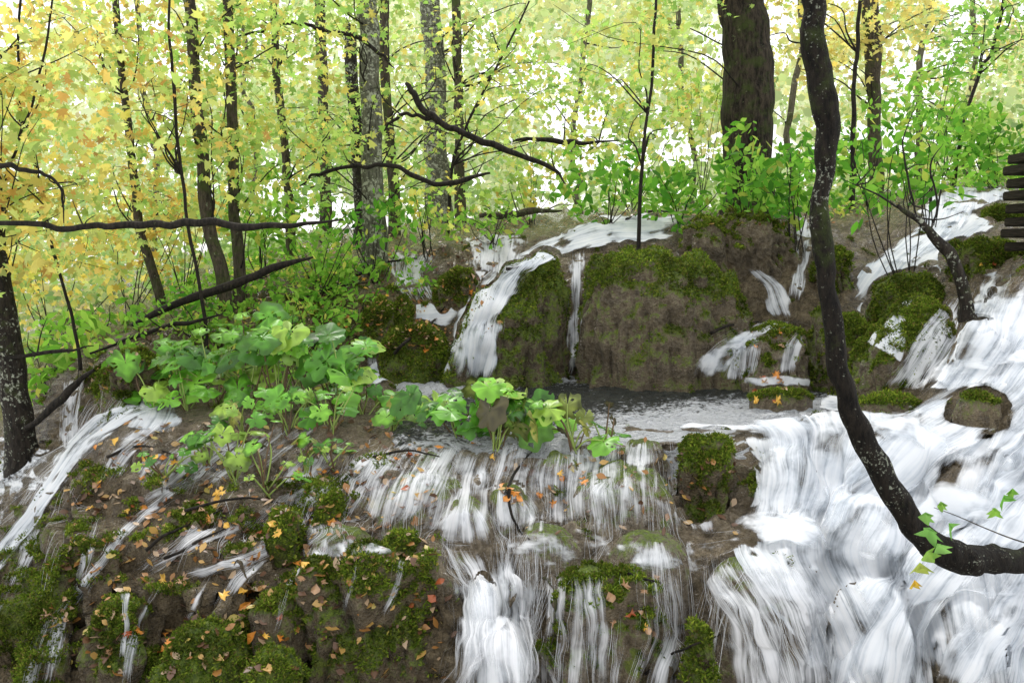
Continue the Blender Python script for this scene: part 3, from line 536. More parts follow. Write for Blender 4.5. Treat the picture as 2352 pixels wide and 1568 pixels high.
for i,(L,Rr,d) in enumerate([
  ([(310,1150),(250,1230),(200,1300),(90,1440),(60,1600)],[(400,1140),(300,1230),(255,1300),(180,1420),(130,1600)],.72),
  ([(350,1340),(305,1420),(260,1600)],[(385,1335),(335,1420),(310,1600)],.6),
  ([(272,1360),(275,1430),(268,1520)],[(300,1355),(303,1430),(298,1520)],.5),
  ([(480,1310),(440,1370),(415,1430)],[(515,1310),(472,1370),(445,1430)],.6),
  ([(680,1300),(640,1360),(620,1460)],[(708,1300),(666,1360),(644,1460)],.6),
  ([(210,1190),(190,1250),(165,1340)],[(255,1180),(225,1250),(210,1340)],.55),
  ([(560,1170),(640,1220),(560,1290)],[(800,1150),(800,1230),(700,1290)],.45),
  ([(400,1090),(320,1130),(260,1200)],[(560,1080),(450,1140),(350,1210)],.52),
  ([(640,1120),(600,1170),(520,1250)],[(860,1110),(720,1180),(640,1270)],.48),
  ([(300,980),(230,1040),(190,1120)],[(440,970),(340,1040),(270,1130)],.52),
  ([(60,1200),(20,1290),(-30,1420)],[(130,1190),(90,1290),(30,1420)],.6),
  ([(420,1200),(360,1260),(290,1330)],[(560,1200),(470,1260),(360,1330)],.48),
  ([(560,1280),(510,1330),(480,1400)],[(640,1280),(580,1330),(530,1400)],.42),
  ([(470,1010),(420,1060),(380,1110)],[(640,1010),(560,1060),(510,1110)],.48),
  ([(680,1020),(630,1070),(600,1120)],[(820,1020),(790,1070),(750,1120)],.48),
  ([(100,1400),(60,1480),(30,1600)],[(145,1400),(115,1480),(90,1600)],.55),
  ([(820,1030),(760,1080),(700,1130)],[(960,1030),(900,1080),(840,1130)],.5),
  ([(900,1280),(890,1340),(860,1420)],[(950,1280),(930,1340),(895,1420)],.45),
  ([(640,1220),(520,1270),(400,1310)],[(700,1260),(580,1310),(440,1350)],.45),
  ([(560,1180),(420,1240),(300,1290)],[(600,1215),(460,1275),(340,1330)],.4),
  ([(800,1290),(790,1350),(770,1430)],[(840,1290),(825,1350),(800,1430)],.4)]):
    fl('water_rivulet',L,Rr,d+.16,W_veil,seed=40+i,step=3.5,off=.012,smooth=4,edge=.9,sd=1.0,ends=.22)
fl('water_left_lip',[(290,900),(280,960),(260,990)],[(450,905),(440,960),(400,1010)],.75,W_white,seed=60,cut=.5,edge=.6)
fl('water_mound_film',[(420,960),(300,1040),(250,1120)],[(820,960),(700,1060),(560,1140)],.38,W_veil,seed=61,step=6,off=.01,edge=.6)
fl('water_boulder_fall',[(1165,598),(1085,650),(1035,740),(990,885)],[(1250,592),(1205,655),(1165,750),(1150,885)],.95,W_white,seed=19,cut=.6,step=4,edge=.6,off=.04,sd=.8)
fl('water_boulder_top',[(1580,488),(1460,486),(1370,496),(1290,538),(1150,600)],[(1550,566),(1480,578),(1380,580),(1290,600),(1190,655)],1.05,W_white,seed=20,cut=.7,step=5,edge=.3,off=.05,sd=.6)
fl('water_thin_fall',[(1298,575),(1300,680),(1296,780),(1284,875)],[(1354,575),(1344,680),(1344,780),(1354,875)],1.05,W_veil,seed=21,cut=.6,step=3.5,edge=.8)
fl('water_side_fall',[(1690,612),(1740,660),(1765,745)],[(1755,608),(1810,660),(1840,740)],1.05,W_veil,seed=22,cut=.7,step=3.5,edge=.6)
fl('water_back_drip',[(1812,495),(1822,600),(1805,705)],[(1872,495),(1870,560),(1848,705)],.85,W_veil,seed=23,cut=.6,step=3.5,edge=.7)
fl('water_back_drip',[(1055,535),(1060,580),(1065,635)],[(1225,535),(1215,585),(1200,635)],.9,W_veil,seed=25,cut=.6,step=3,sd=1)
fl('water_back_drip',[(870,555),(880,620),(920,700)],[(1035,585),(985,640),(1015,700)],.75,W_veil,seed=26,cut=.6,step=4,sd=1)
fl('water_back_drip',[(830,760),(835,800),(840,850)],[(880,750),(875,800),(880,850)],.7,W_veil,seed=112,cut=.6,step=4)
fl('water_back_drip',[(1050,620),(1030,660),(1020,700)],[(1130,620),(1100,660),(1090,700)],.85,W_veil,seed=113,cut=.6,step=4)
fl('water_side_splash',[(1740,735),(1670,780),(1650,880)],[(1850,735),(1760,780),(1745,880)],.9,W_veil,seed=27,cut=.6,step=4,edge=.6,sd=.8)
fl('water_side_splash',[(1560,868),(1600,795),(1700,745)],[(1700,888),(1725,830),(1775,790)],.85,W_foam,seed=28,cut=.6,step=4,edge=.9,off=.04)
fl('water_side_splash',[(1830,745),(1790,800),(1780,870)],[(1885,745),(1855,800),(1835,870)],.8,W_veil,seed=29,cut=.6,step=4,edge=.6)
fl('water_side_splash',[(1700,860),(1800,860),(1920,868)],[(1700,900),(1800,895),(1930,905)],.9,W_foam,seed=110,cut=.6,step=4,edge=.8,off=.03,sd=0)
fl('water_rock_veil',[(2170,680),(2080,780),(2000,895)],[(2250,690),(2200,820),(2160,915)],.8,W_veil,seed=30,cut=.5,step=4,off=.02,edge=.5,sd=.8)
fl('water_small_pool',[(860,750),(930,700),(1080,685)],[(855,790),(960,770),(1050,750)],1.3,W_white,seed=32,cut=.6,step=4,edge=.35)
fl('water_small_pool',[(840,840),(930,803),(1015,793)],[(840,895),(940,882),(1060,872)],1.4,W_white,seed=33,cut=.6,step=4,edge=.35)
def trace(n,x0,x1,y0,y1,v0=(0,-.5,0),steps=44,wid=.0007,maxd=1.2):
    m=24; PP=[];SS=[]
    for _ in range(n):
        x=random.uniform(x0,x1)
        if vn(x/38.,y0/50.,0,5)<-.1: continue
        h=hit(x,random.uniform(y0,y1),ALL)
        if h[0] is None or isdry[h[2]]: continue
        p=h[0].copy(); p.z+=.006; v=Vector(v0)+Vector((random.gauss(0,.07),random.gauss(0,.1),0)); off=random.uniform(.006,.014); path=[p.copy()];ns=[Vector((0,-.5,.8))]
        tot=0; md=maxd*random.uniform(.25,1)
        for k in range(steps):
            v.z-=9.8*.022; q=p+v*.022
            r=ALL.ray_cast(Vector((q.x,q.y,max(p.z,q.z)+.12)),Vector((0,0,-1)),3)
            if r[0] is None: break
            nn=r[1] if r[1].z>0 else -r[1]
            if q.z<r[0].z+off:
                q.z=r[0].z+off; v=v-nn*min(v.dot(nn),0); v*=.90
                if v.length<.25: v+=Vector((nn.x,nn.y-.25,0))*.35
            tot+=(q-p).length; p=q; path.append(p.copy()); ns.append(nn)
            if p.y<3.2 or tot>md: break
        if len(path)<6: continue
        A=np.array(path);B=np.array(ns); t=np.linspace(0,len(A)-1,m); ii=np.arange(len(A))
        PP.append(np.stack([np.interp(t,ii,A[:,c]) for c in range(3)],1)); SS.append(np.stack([np.interp(t,ii,B[:,c]) for c in range(3)],1))
    if not PP: return
    PP=np.array(PP);SS=np.array(SS)
    for _ in range(2): PP[:,1:-1]=.25*PP[:,:-2]+.5*PP[:,1:-1]+.25*PP[:,2:]
    T=np.gradient(PP,axis=1); sd_=np.cross(T,SS+np.array([0,-.6,.2])); sd_/=np.linalg.norm(sd_,axis=-1)[...,None]+1e-9
    prof=np.sin(np.pi*np.linspace(0.02,.98,m))[None]**.7
    ribbons(PP,wid*rng.uniform(.4,1.5,(len(PP),1))*prof,sd_,wcol(len(PP)),.3)
trace(600,840,1620,1005,1200,maxd=.6)
trace(220,1000,1240,1225,1290)
trace(120,1240,1640,1270,1330)
trace(200,1600,1900,1270,1320)
trace(600,120,850,1000,1260,(-.25,-.5,0),maxd=.35)
trace(150,190,440,905,960,(-.5,-.5,0),wid=.0010,maxd=1.6)
sobj=link('water_threads',mesh_np('water_threads',np.vstack(SV),np.vstack(SF),True,cols=np.vstack(SC),mat=M_strand)); tag(sobj,kind='structure')
zp=-1.165; px_=np.linspace(850,2060,340); yy_=np.linspace(4.9,8.35,240)
PX2,YY2=np.meshgrid(px_,yy_); XX2=(PX2-CX)/F*YY2*1.01
TZ=np.zeros_like(XX2)
for i in range(TZ.shape[0]):
    for j in range(TZ.shape[1]): TZ[i,j]=down(XX2[i,j],YY2[i,j])
for _ in range(4):
    TZ[1:-1]=.5*TZ[1:-1]+.25*(TZ[:-2]+TZ[2:]); TZ[:,1:-1]=.5*TZ[:,1:-1]+.25*(TZ[:,:-2]+TZ[:,2:])
lipY=np.interp(PX2,pxs,Yl[5])
fr=np.clip((lipY+.22+.1*fbm(XX2*4,0*XX2,0*XX2,3,9)-YY2)/.26,0,1); sidew=np.clip((930-PX2)/50,0,1); sidew=np.maximum(sidew,np.clip((PX2-2000)/40,0,1))
tb=np.maximum(fr,sidew); tb=tb*tb*(3-2*tb)
ZZ2=(zp+.022*fbm(XX2*5,YY2*8,0*XX2,3,5)+.028*fbm(XX2*13,YY2*20,0*XX2,2,8))*(1-tb)+(TZ+.003-.06*np.clip((lipY-.05-YY2)/.3,0,1)-.03*sidew)*tb
PYp=CY-F*np.tan(np.arctan2(ZZ2,YY2)+PT)
foam=-.20+1.3*np.exp(-((PYp-868)/15)**2)+1.1/(1+np.exp(-(PX2-1500-(930-PYp)*6)/110))*np.clip((PYp-890)/30,0,1)+.5*np.exp(-(((PX2-1700)/300)**2+((PYp-965)/25)**2))+1.3*np.exp(-(((PX2-990)/170)**2+((PYp-888)/32)**2))+.3*np.exp(-((YY2-lipY-.1)/.2)**2)
Fp=gridfaces(*PX2.shape); keep=~((tb.ravel()[Fp].min(1)>.98)&((YY2-lipY).ravel()[Fp].max(1)<-.1))
pool=link('water_pool',mesh_np('water_pool',np.stack([XX2,YY2,ZZ2],-1).reshape(-1,3),Fp[keep],attrs={'foam':foam.ravel()},mat=M_pool)); tag(pool,kind='structure')
# ------------------------------------------------------------- leaf clouds
def tmpl_maple():
    pts=[(90,1.0),(72,.5),(42,.92),(28,.48),(-8,.75),(-40,.42),(-90,.28),(220,.42),(188,.75),(152,.48),(138,.92),(108,.5)]
    P=np.array([[r*math.cos(R(a)),r*math.sin(R(a)),0] for a,r in pts]); P[:,2]=-.22*np.abs(P[:,0])-.12*P[:,1]**2; return P
def tmpl_oval():
    P=np.array([[0,-1,0],[.38,-.45,0],[.42,.1,0],[0,1.05,0],[-.42,.1,0],[-.38,-.45,0]]);P[:,2]=-.3*np.abs(P[:,0])-.15*P[:,1]**2; return P
def tmpl_far():
    return np.array([[0,1,0],[-.75,.45,0],[-.6,-.55,0],[.5,-.7,0],[.8,.3,0]])*.85
TM,TO,TF=tmpl_maple(),tmpl_oval(),tmpl_far()
def cloud(P,size,cols,T,r,bias=(0,-.35,.45),spread=.75):
    n=len(P); nz=r.normal(0,spread,(n,3))+np.array(bias); nz/=np.linalg.norm(nz,axis=1)[:,None]+1e-9
    t=r.normal(0,1,(n,3))+np.array([0,0,-.6]); t-=nz*(t*nz).sum(1)[:,None]; t/=np.linalg.norm(t,axis=1)[:,None]+1e-9
    b=np.cross(nz,t)
    s=np.asarray(size)[:,None,None]
    V=P[:,None]+s*(T[None,:,0:1]*b[:,None]+T[None,:,1:2]*t[:,None]+T[None,:,2:3]*nz[:,None])
    k=len(T); return V.reshape(-1,3),np.arange(n*k).reshape(n,k),np.repeat(cols,k,0)
def sprays(cen,per,L,r,sag=.12):
    n=len(cen); az=r.uniform(0,2*np.pi,n); el=r.normal(.05,.35,n)
    d=np.stack([np.cos(az)*np.cos(el),np.sin(az)*np.cos(el),np.sin(el)],1)
    t=r.uniform(0,1,(n,per))
    P=cen[:,None]+d[:,None]*(t*L)[...,None]+r.normal(0,L*.13,(n,per,3)); P[...,2]-=sag*L*t*t
    return P.reshape(-1,3),d
PAL={'yo':([(.88,.76,.18),(.84,.60,.13),(.72,.80,.22),(.50,.68,.15),(.62,.36,.08)],[.28,.14,.27,.26,.05]),
 'yg':([(.76,.78,.18),(.54,.74,.16),(.34,.60,.10),(.88,.74,.15),(.62,.46,.09)],[.28,.35,.25,.10,.02]),
 'g':([(.26,.54,.06),(.40,.66,.10),(.16,.40,.04),(.70,.72,.14)],[.38,.32,.20,.10]),
 'y':([(.90,.78,.17),(.86,.66,.12),(.70,.74,.17),(.52,.66,.14)],[.40,.2,.24,.16]),
 'dg':([(.14,.40,.035),(.25,.54,.06),(.38,.64,.09),(.08,.26,.025),(.5,.6,.10)],[.32,.32,.16,.15,.05])}
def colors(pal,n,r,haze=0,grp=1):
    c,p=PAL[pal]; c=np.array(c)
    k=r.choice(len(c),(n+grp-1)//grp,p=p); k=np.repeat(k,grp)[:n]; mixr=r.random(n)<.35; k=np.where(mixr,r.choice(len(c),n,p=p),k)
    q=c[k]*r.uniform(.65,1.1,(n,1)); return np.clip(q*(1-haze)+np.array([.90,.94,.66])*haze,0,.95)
# ------------------------------------------------------------- trees
def tree(label,pts,Y,wpx,bark,pal,crowns,leaf=.054,name='tree',limbs=6,T=None,haze=.04,ground=True,group=None,seg=12,nz=.12,per=16,depth=1.0,dY=None,kink=0,dens=.70):
    W=[]
    dY=dY or [0]*len(pts)
    for (x,y),q in zip(pts,dY): W.append(at(x,y,Y+q))
    rad=[w/F*Y/2 for w in wpx]
    if ground:
        d=(W[-1]-W[-2]);d/=np.linalg.norm(d); d=d*.3+np.array([0,0,-1.]);d/=np.linalg.norm(d)
        zg=down(W[-1][0],W[-1][1]); 
        k=max((W[-1][2]-zg)/max(-d[2],.2)+.25,.2)
        W.append(W[-1]+d*k); rad.append(rad[-1]*1.35)
    W=np.array(W); base=W[-1].copy()
    root=bpy.data.objects.new(name,None); COL.objects.link(root); root.location=base; root.empty_display_size=.2
    tag(root,label,'tree',group)
    V,Fc=tube(W,rad,seg,nz,1.2/max(rad[0],.03)*.3,random.randint(0,99),8,kink if kink else min(max(rad[0]*.35,.015),.03))
    link('trunk',mesh_np('trunk',V-base,Fc,mat=bark),root)
    r=rng
    allP=[];allC=[];allS=[]
    br=[]
    for (cx,cy,rx,ry,nsp) in crowns:
        nsp=max(4,int(nsp*dens))
        q=r.normal(0,.5,(nsp*2,2)); q=q[(np.abs(q)<1).all(1)][:nsp]; 
        cen=np.array([at(cx+a*rx,cy+b*ry,Y+r.normal(0,.45)*depth) for a,b in q])
        L=.55*Y/10+.1
        P,d=sprays(cen,per,L,r)
        allP.append(P); allC.append(colors(pal,len(P),r,haze,5)); allS.append(leaf*r.uniform(.4,1.4,len(P)))
        if limbs>0:
            for i in r.choice(len(cen),min(limbs,len(cen)),replace=False):
                tgt=cen[i]; 
                j=np.argmin(np.abs(W[:,2]-(tgt[2]-.5))); s0=W[j]
                mid=(s0+tgt)/2+r.normal(0,.08,3)+np.array([0,0,.08])
                br.append(tube([s0,s0*.6+mid*.4+r.normal(0,.04,3),mid,tgt+r.normal(0,.05,3),tgt+d[i]*L],[.012*Y/10,.009*Y/10,.007*Y/10,.004*Y/10,.002],5,0,1,0,4))
    for q in br:
        link('branch',mesh_np('branch',q[0]-base,q[1],mat=B_black),root)
    if allP:
        P=np.vstack(allP);V,Fc,C=cloud(P-base,np.concatenate(allS),np.vstack(allC),T if T is not None else TM,r)
        link('crown',mesh_np('crown',V,Fc,False,cols=C,mat=M_leaf),root)
    return root
tree('curved foreground tree with dark lichen spotted trunk bending right above the white water',
 [(1862,-500),(1866,-150),(1866,0),(1872,130),(1899,265),(1892,400),(1888,560),(1904,690),(1918,820),(1960,945),(2018,1080),(2080,1185),(2140,1248),(2225,1284),(2350,1284),(2500,1268),(2640,1290)],3.1,
 [34,40,43,46,50,43,39,42,46,52,58,64,70,74,76,84,98],B_front,'g',[(1860,-420,260,160,25)],limbs=2,seg=28,nz=.5,ground=False,dY=[0]*13+[.05,.15,.4,.9],kink=.008)
tree('thick dark brown trunk standing on the upper terrace, right of centre',
 [(1690,-500),(1700,-150),(1705,0),(1714,120),(1719,230),(1717,330),(1722,430),(1722,475)],10.4,[94,100,103,108,112,104,94,116],B_thick,'yg',[(1700,-160,330,120,40),(1500,60,200,120,50)],limbs=3,seg=28,nz=.18,depth=1.5)
tree('pale grey lichen covered trunk left of centre on the upper bank',[(838,-500),(842,-100),(845,60),(848,200),(852,350),(856,480)],9.8,[38,42,44,46,48,52],B_grey,'yg',[(800,-20,260,120,50),(930,300,200,120,30),(700,200,160,140,40)],seg=16,nz=.08)
tree('slender dark trunk leaning right, third from the left edge',[(405,-500),(430,-60),(445,150),(460,340),(480,520),(512,640)],8.6,[20,26,27,28,30,32],B_brown,'yg',[(450,60,240,140,60),(420,330,160,120,40)],seg=12)
tree('slender straight dark trunk just right of the leaning one',[(505,-500),(520,-60),(532,160),(535,330),(538,500),(550,625)],8.9,[18,22,24,24,25,28],B_brown,'yg',[(590,120,200,160,60),(600,370,130,120,40)],seg=12)
tree('thin grey trunk leaning right between the left edge and the pair of dark trunks',[(245,-400),(262,-20),(285,220),(305,400),(325,540),(370,690)],9.2,[12,15,17,19,20,24],B_brown,'yo',[(240,80,230,150,80),(290,400,160,180,60)],seg=10)
tree('leaning tree at the left edge with white lichen and moss at its foot',[(-60,-300),(-40,200),(-12,540),(5,700),(25,850),(48,1000),(62,1075)],6.9,[38,46,52,58,62,66,86],B_dark,'yo',[(60,150,260,180,60),(80,450,180,150,40)],seg=16,nz=.14)
tree('thin dark trunk between the slender pair and the pale grey trunk',[(618,-400),(628,0),(636,160),(648,300),(662,420)],11,[14,17,18,18,20],B_brown,'yg',[(640,60,150,120,30),(690,320,150,140,35)],seg=8)
tree('broken dark trunk just left of the pale grey trunk',[(802,55),(806,150),(814,240),(822,330),(828,470)],12.5,[26,28,28,28,30],B_dark,'g',[(780,360,160,140,35)],seg=10)
tree('dark trunk immediately right of the pale grey trunk',[(880,-400),(882,0),(886,150),(892,280),(900,380)],12,[20,22,22,22,24],B_brown,'yg',[(960,200,170,180,45)],seg=10)
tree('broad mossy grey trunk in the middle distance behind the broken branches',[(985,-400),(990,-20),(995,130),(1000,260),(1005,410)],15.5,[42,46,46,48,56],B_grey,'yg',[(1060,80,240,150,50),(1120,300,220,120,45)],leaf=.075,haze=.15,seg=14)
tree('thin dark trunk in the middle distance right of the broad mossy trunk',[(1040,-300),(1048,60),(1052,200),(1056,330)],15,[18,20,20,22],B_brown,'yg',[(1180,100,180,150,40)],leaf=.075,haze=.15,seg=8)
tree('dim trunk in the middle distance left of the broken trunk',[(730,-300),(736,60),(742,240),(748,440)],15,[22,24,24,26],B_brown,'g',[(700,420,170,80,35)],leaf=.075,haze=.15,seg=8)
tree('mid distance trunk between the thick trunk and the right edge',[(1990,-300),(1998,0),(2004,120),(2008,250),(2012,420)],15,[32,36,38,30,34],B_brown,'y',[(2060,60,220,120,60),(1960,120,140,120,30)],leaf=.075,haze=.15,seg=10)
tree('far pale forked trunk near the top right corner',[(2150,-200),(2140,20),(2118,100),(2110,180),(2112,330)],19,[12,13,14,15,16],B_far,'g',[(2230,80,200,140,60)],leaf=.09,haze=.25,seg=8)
tree('thin upright sapling crossing the middle of the wood',[(1512,-300),(1508,0),(1500,140),(1486,260),(1474,380)],8.5,[5,6,7,7,8],B_black,'yg',[(1480,160,150,170,40)],seg=6)
tree('thin sapling behind the left slender trunks',[(395,-200),(385,60),(400,200),(415,400),(440,560),(468,745)],7.6,[5,6,8,8,8,9],B_black,'yo',[(380,260,150,200,35)],seg=6)
tree('thin sapling arching over the left bank',[(60,-200),(40,150),(60,300),(110,520),(150,680),(180,800)],7.4,[5,7,8,8,8,9],B_black,'yo',[(70,260,200,260,60)],seg=6,leaf=.064)
tree('thin bent sapling near the left edge above the plunge',[(140,-100),(90,170),(40,330),(0,440),(-60,600)],7.0,[4,6,7,7,8],B_black,'yo',[(60,500,160,200,45)],seg=6,leaf=.064)
tree('thin leaning sapling right of the broken branches',[(1215,0),(1160,120),(1090,250),(1040,380)],11,[4,5,6,7],B_black,'yg',[(1240,220,170,150,50)],seg=6)
tree('dark sapling with side shoots beyond the curved trunk',[(1985,-200),(1975,0),(1968,120),(1962,190),(1960,330)],11,[7,9,10,10,12],B_black,'y',[(1900,20,160,80,30)],seg=6,limbs=3)
tree('sapling with orange leaves at the far right top',[(2330,-200),(2290,80),(2250,170),(2210,300),(2190,420)],12,[5,7,8,9,10],B_black,'g',[(2290,90,150,120,40),(2150,260,130,90,25)],seg=6)
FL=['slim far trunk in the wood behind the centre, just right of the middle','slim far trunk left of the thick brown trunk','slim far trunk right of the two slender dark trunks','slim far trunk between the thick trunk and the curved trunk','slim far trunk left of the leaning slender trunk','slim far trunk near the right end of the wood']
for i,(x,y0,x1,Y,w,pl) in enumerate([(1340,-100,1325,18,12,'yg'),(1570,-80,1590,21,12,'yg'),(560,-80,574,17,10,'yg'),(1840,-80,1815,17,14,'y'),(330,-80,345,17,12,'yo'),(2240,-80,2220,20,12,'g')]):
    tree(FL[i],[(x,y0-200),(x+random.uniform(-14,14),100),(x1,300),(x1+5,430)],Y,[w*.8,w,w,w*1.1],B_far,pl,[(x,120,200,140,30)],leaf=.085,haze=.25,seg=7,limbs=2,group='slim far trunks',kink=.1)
r=rng
def farwood(n,x0,x1,y0,y1,Y0,Y1,bias,lg=1.3):
    px0=r.uniform(x0,x1,n); py0=r.uniform(y0,y1,n)
    keep=(fbm(px0/150,py0/110,0*px0,3,44)*1.9+bias - np.clip(.5-px0/900,0,.5)*lg*(py0<330) -np.clip((120-py0)/300,0,.4)-.3*np.clip((px0-1900)/500,0,1)*(py0<160))>-.08
    return px0[keep],py0[keep],r.uniform(Y0,Y1,keep.sum())
a1=farwood(4600,-500,2900,-350,480,17,34,.38); a2=farwood(1000,-400,700,450,840,14,26,.5); a3=farwood(2300,-600,3000,-300,500,38,52,.32)
px0=np.concatenate([a1[0],a2[0],a3[0]]);py0=np.concatenate([a1[1],a2[1],a3[1]]);Yf=np.concatenate([a1[2],a2[2],a3[2]])
cen=np.array([at(a,b,c) for a,b,c in zip(px0,py0,Yf)])
P,_=sprays(cen,14,1.2,r); isf=np.repeat(Yf>36,14)
P[isf]+=r.normal(0,.8,(isf.sum(),3))
pxx=np.repeat(px0,14); pyy=np.repeat(py0,14)
pr_=r.random(len(P)); left=np.clip((650-pxx)/900,0,1)*.6; gr=np.clip((pyy-200)/260,0,.8)
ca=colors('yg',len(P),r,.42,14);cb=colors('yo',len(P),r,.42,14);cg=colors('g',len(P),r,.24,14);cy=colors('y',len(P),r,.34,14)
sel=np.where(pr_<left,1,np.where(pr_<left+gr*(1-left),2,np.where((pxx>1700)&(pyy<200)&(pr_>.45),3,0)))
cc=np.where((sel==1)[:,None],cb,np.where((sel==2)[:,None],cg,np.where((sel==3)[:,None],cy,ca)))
cc=np.where(isf[:,None],cc*.35+np.array([.9,.94,.72])*.65,cc)  # distance haze painted in: farthest leaves blended towards a pale tone
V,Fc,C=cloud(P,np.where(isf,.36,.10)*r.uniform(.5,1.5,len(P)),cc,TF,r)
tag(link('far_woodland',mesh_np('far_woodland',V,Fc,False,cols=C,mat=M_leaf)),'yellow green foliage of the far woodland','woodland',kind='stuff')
# ------------------------------------------------------------- undergrowth on banks
def scatter_px(n,x0,x1,y0,y1,tree=None,maxY=30):
    out=[]
    for _ in range(n):
        h=hit(random.uniform(x0,x1),random.uniform(y0,y1),tree or ALL)
        if h[0] is not None and h[0].y<maxY: out.append(list(h[0]))
    return np.array(out)
gp=[scatter_px(520,0,800,500,700,BT),scatter_px(130,800,1180,470,530,BT),scatter_px(260,1560,2000,430,500,BT),scatter_px(320,1950,2400,380,440,BT),scatter_px(240,350,820,620,800,BT),scatter_px(120,1180,1600,430,500,BT),scatter_px(140,300,850,780,900,BT),scatter_px(50,780,1000,600,700,BT)]
gp=np.vstack(gp); gp=gp[(gp[:,1]>6.2)]
gp=gp+np.stack([0*gp[:,0],0*gp[:,0],r.uniform(.02,.20,len(gp))],1)
P,_=sprays(gp,8,.22,r); V,Fc,C=cloud(P,.036*r.uniform(.5,1.5,len(P)),colors('g',len(P),r,.0,9),TO,r)
tag(link('undergrowth',mesh_np('undergrowth',V,Fc,False,cols=C,mat=M_leaf)),'low green undergrowth covering the forest floor','undergrowth',kind='stuff')
def shrub(label,px,pyb,Y,rx,ry,nsp,pal,T=TO,leaf=.05,group=None,per=10,stems=7):
    g=at(px,pyb,Y); g[2]=down(g[0],g[1],ALL)-.02
    root=bpy.data.objects.new('shrub',None); COL.objects.link(root); root.location=g; tag(root,label,'shrub',group)
    cy=(pyb-ry); nsp=int(nsp*.8)
    q=rng.normal(0,.55,(nsp*2,2)); q=q[(np.abs(q)<1.2).all(1)][:nsp]
    cen=np.array([at(px+a*rx,cy+b*ry,Y+rng.normal(0,.25)) for a,b in q])
    P,d=sprays(cen,per,.34*Y/8,rng,.4)
    V,Fc,C=cloud(P-g,leaf*rng.uniform(.5,1.35,len(P)),colors(pal,len(P),rng,0,4),T,rng)
    link('foliage',mesh_np('foliage',V,Fc,False,cols=C,mat=M_leaf),root)
    for i in range(min(stems,len(cen))):
        t=cen[i]-g; m=t*.5+rng.normal(0,.05,3)
        a,b=tube([rng.normal(0,.03,3),m,t,t+d[i]*.2],[.006,.005,.003,.002],5,0,1,0,4); link('stem',mesh_np('stem',a,b,mat=B_black),root)
    return root
S=[('broad leaved green shrub at the foot of the thick trunk',1730,470,9.3,130,85,46,'dg',.065),
('bright green shrub hanging over the dripping ledge behind the curved trunk',1830,490,8.6,130,75,44,'dg',.06),
('green shrub left of the thick trunk, above the boulder stream',1560,480,9.7,110,65,36,'dg',.065),
('low leafy shrub right of the log pile',1400,485,10.0,110,60,34,'dg',.065),
('green sapling shrub right of the curved trunk with arching stems',2090,470,7.6,150,110,50,'dg',.055),
('tall airy green shrub near the upper right stream',2150,330,9.5,120,90,45,'g',.055),
('green thicket beyond the stream at the right edge',2290,400,11.5,130,70,50,'dg',.075),
('green thicket between the curved trunk and the right thicket',2000,400,12,120,70,40,'dg',.075),
('yellow green shrub behind the log pile',1220,470,12,140,70,36,'yg',.065),
('tangled yellow shrub behind the thin upright sapling',1450,380,13,170,100,60,'yg',.065),
('yellow bush left of the thick trunk, further back',1610,330,14,110,110,40,'yg',.075),
('low green herbs at the foot of the pale grey trunk',860,530,9.4,110,40,28,'dg',.05),
('green herbs on the bank left of the pale grey trunk',730,590,9.0,100,35,22,'g',.05),
('yellow green shrub with maple leaves right of the pale grey trunk',980,500,9.8,120,45,30,'yg',.05),
('low plant with serrated leaves above the dripping ledge',1130,530,9.8,90,30,16,'g',.048),
('leafy shrub on the lower bank between the slender trunks',600,560,9.6,120,80,36,'g',.06),
('yellow maple shrub beyond the horizontal branch',300,640,9.8,170,100,60,'yo',.06),
('yellow leaved shrub under the horizontal branch near the left edge',120,720,9.5,150,110,60,'y',.06),
('green shrub at the foot of the left edge tree',110,900,8.0,110,70,36,'g',.065),
('low green shrub left of the diagonal log',230,800,8.6,110,60,34,'g',.06),
('orange yellow maple shrub near the top of the left bank',420,560,9.8,120,90,36,'yo',.06),
('leggy green herb climbing the bank above the large plants, left',470,770,7.8,80,45,12,'dg',.045),
('leggy green herb climbing the bank above the large plants, right',700,760,8.0,80,45,12,'g',.045),
('small leafy plants on the bank right of the big plants',840,740,8.4,60,25,7,'dg',.045)]
for (lb,px,pb,Y,rx,ry,ns,pal,lf) in S:
    shrub(lb,px,pb,Y,rx,ry,ns,pal,TM if 'maple' in lb or 'yellow' in lb else TO,lf)
# ------------------------------------------------------------- fallen branches and logs
def log_(name,label,pts,Y,w,mat=B_black,dY=None,cat='branch',twigs=0,seg=8,nz=.25,taper=True):
    dY=dY or [0]*len(pts)
    W=np.array([at(x,y,Y+q) for (x,y),q in zip(pts,dY)]); base=W.mean(0); rad=[a/F*Y/2 for a in w]
    if taper: rad[0]*=.6; rad[-1]*=.4
    V,Fc=tube(W-base,rad,seg,nz,8,random.randint(0,99),8,.016*Y/8)
    o=link(name,mesh_np(name,V,Fc,mat=mat),loc=base); tag(o,label,cat)
    for i in range(twigs):
        k=random.randint(0,len(W)-2); s=(W[k]*(1-.5)+W[k+1]*.5)-base; d=np.array([random.uniform(-.3,.3),random.uniform(-.15,.15),random.uniform(-.15,.4)])*Y/9
        a,b=tube([s,s+d*.5+rng.normal(0,.03,3),s+d],[.009*Y/9,.006*Y/9,.002],5,0,1,0,4); link('twig',mesh_np('twig',a,b,mat=mat),o)
    return o
log_('fallen_branch','long dark branch lying horizontally across the left side',[(-80,508),(60,514),(150,524),(235,520),(300,514),(390,516),(480,508),(560,520),(680,518),(790,508)],6.1,[10,12,14,16,18,17,18,17,11,7],twigs=6)
log_('broken_branch','crooked black branch arching from the top left to the pale grey trunk',[(540,82),(600,70),(650,58),(720,62),(760,75),(830,90),(880,130),(905,155)],9.3,[5,7,8,9,10,10,8,6],twigs=4)
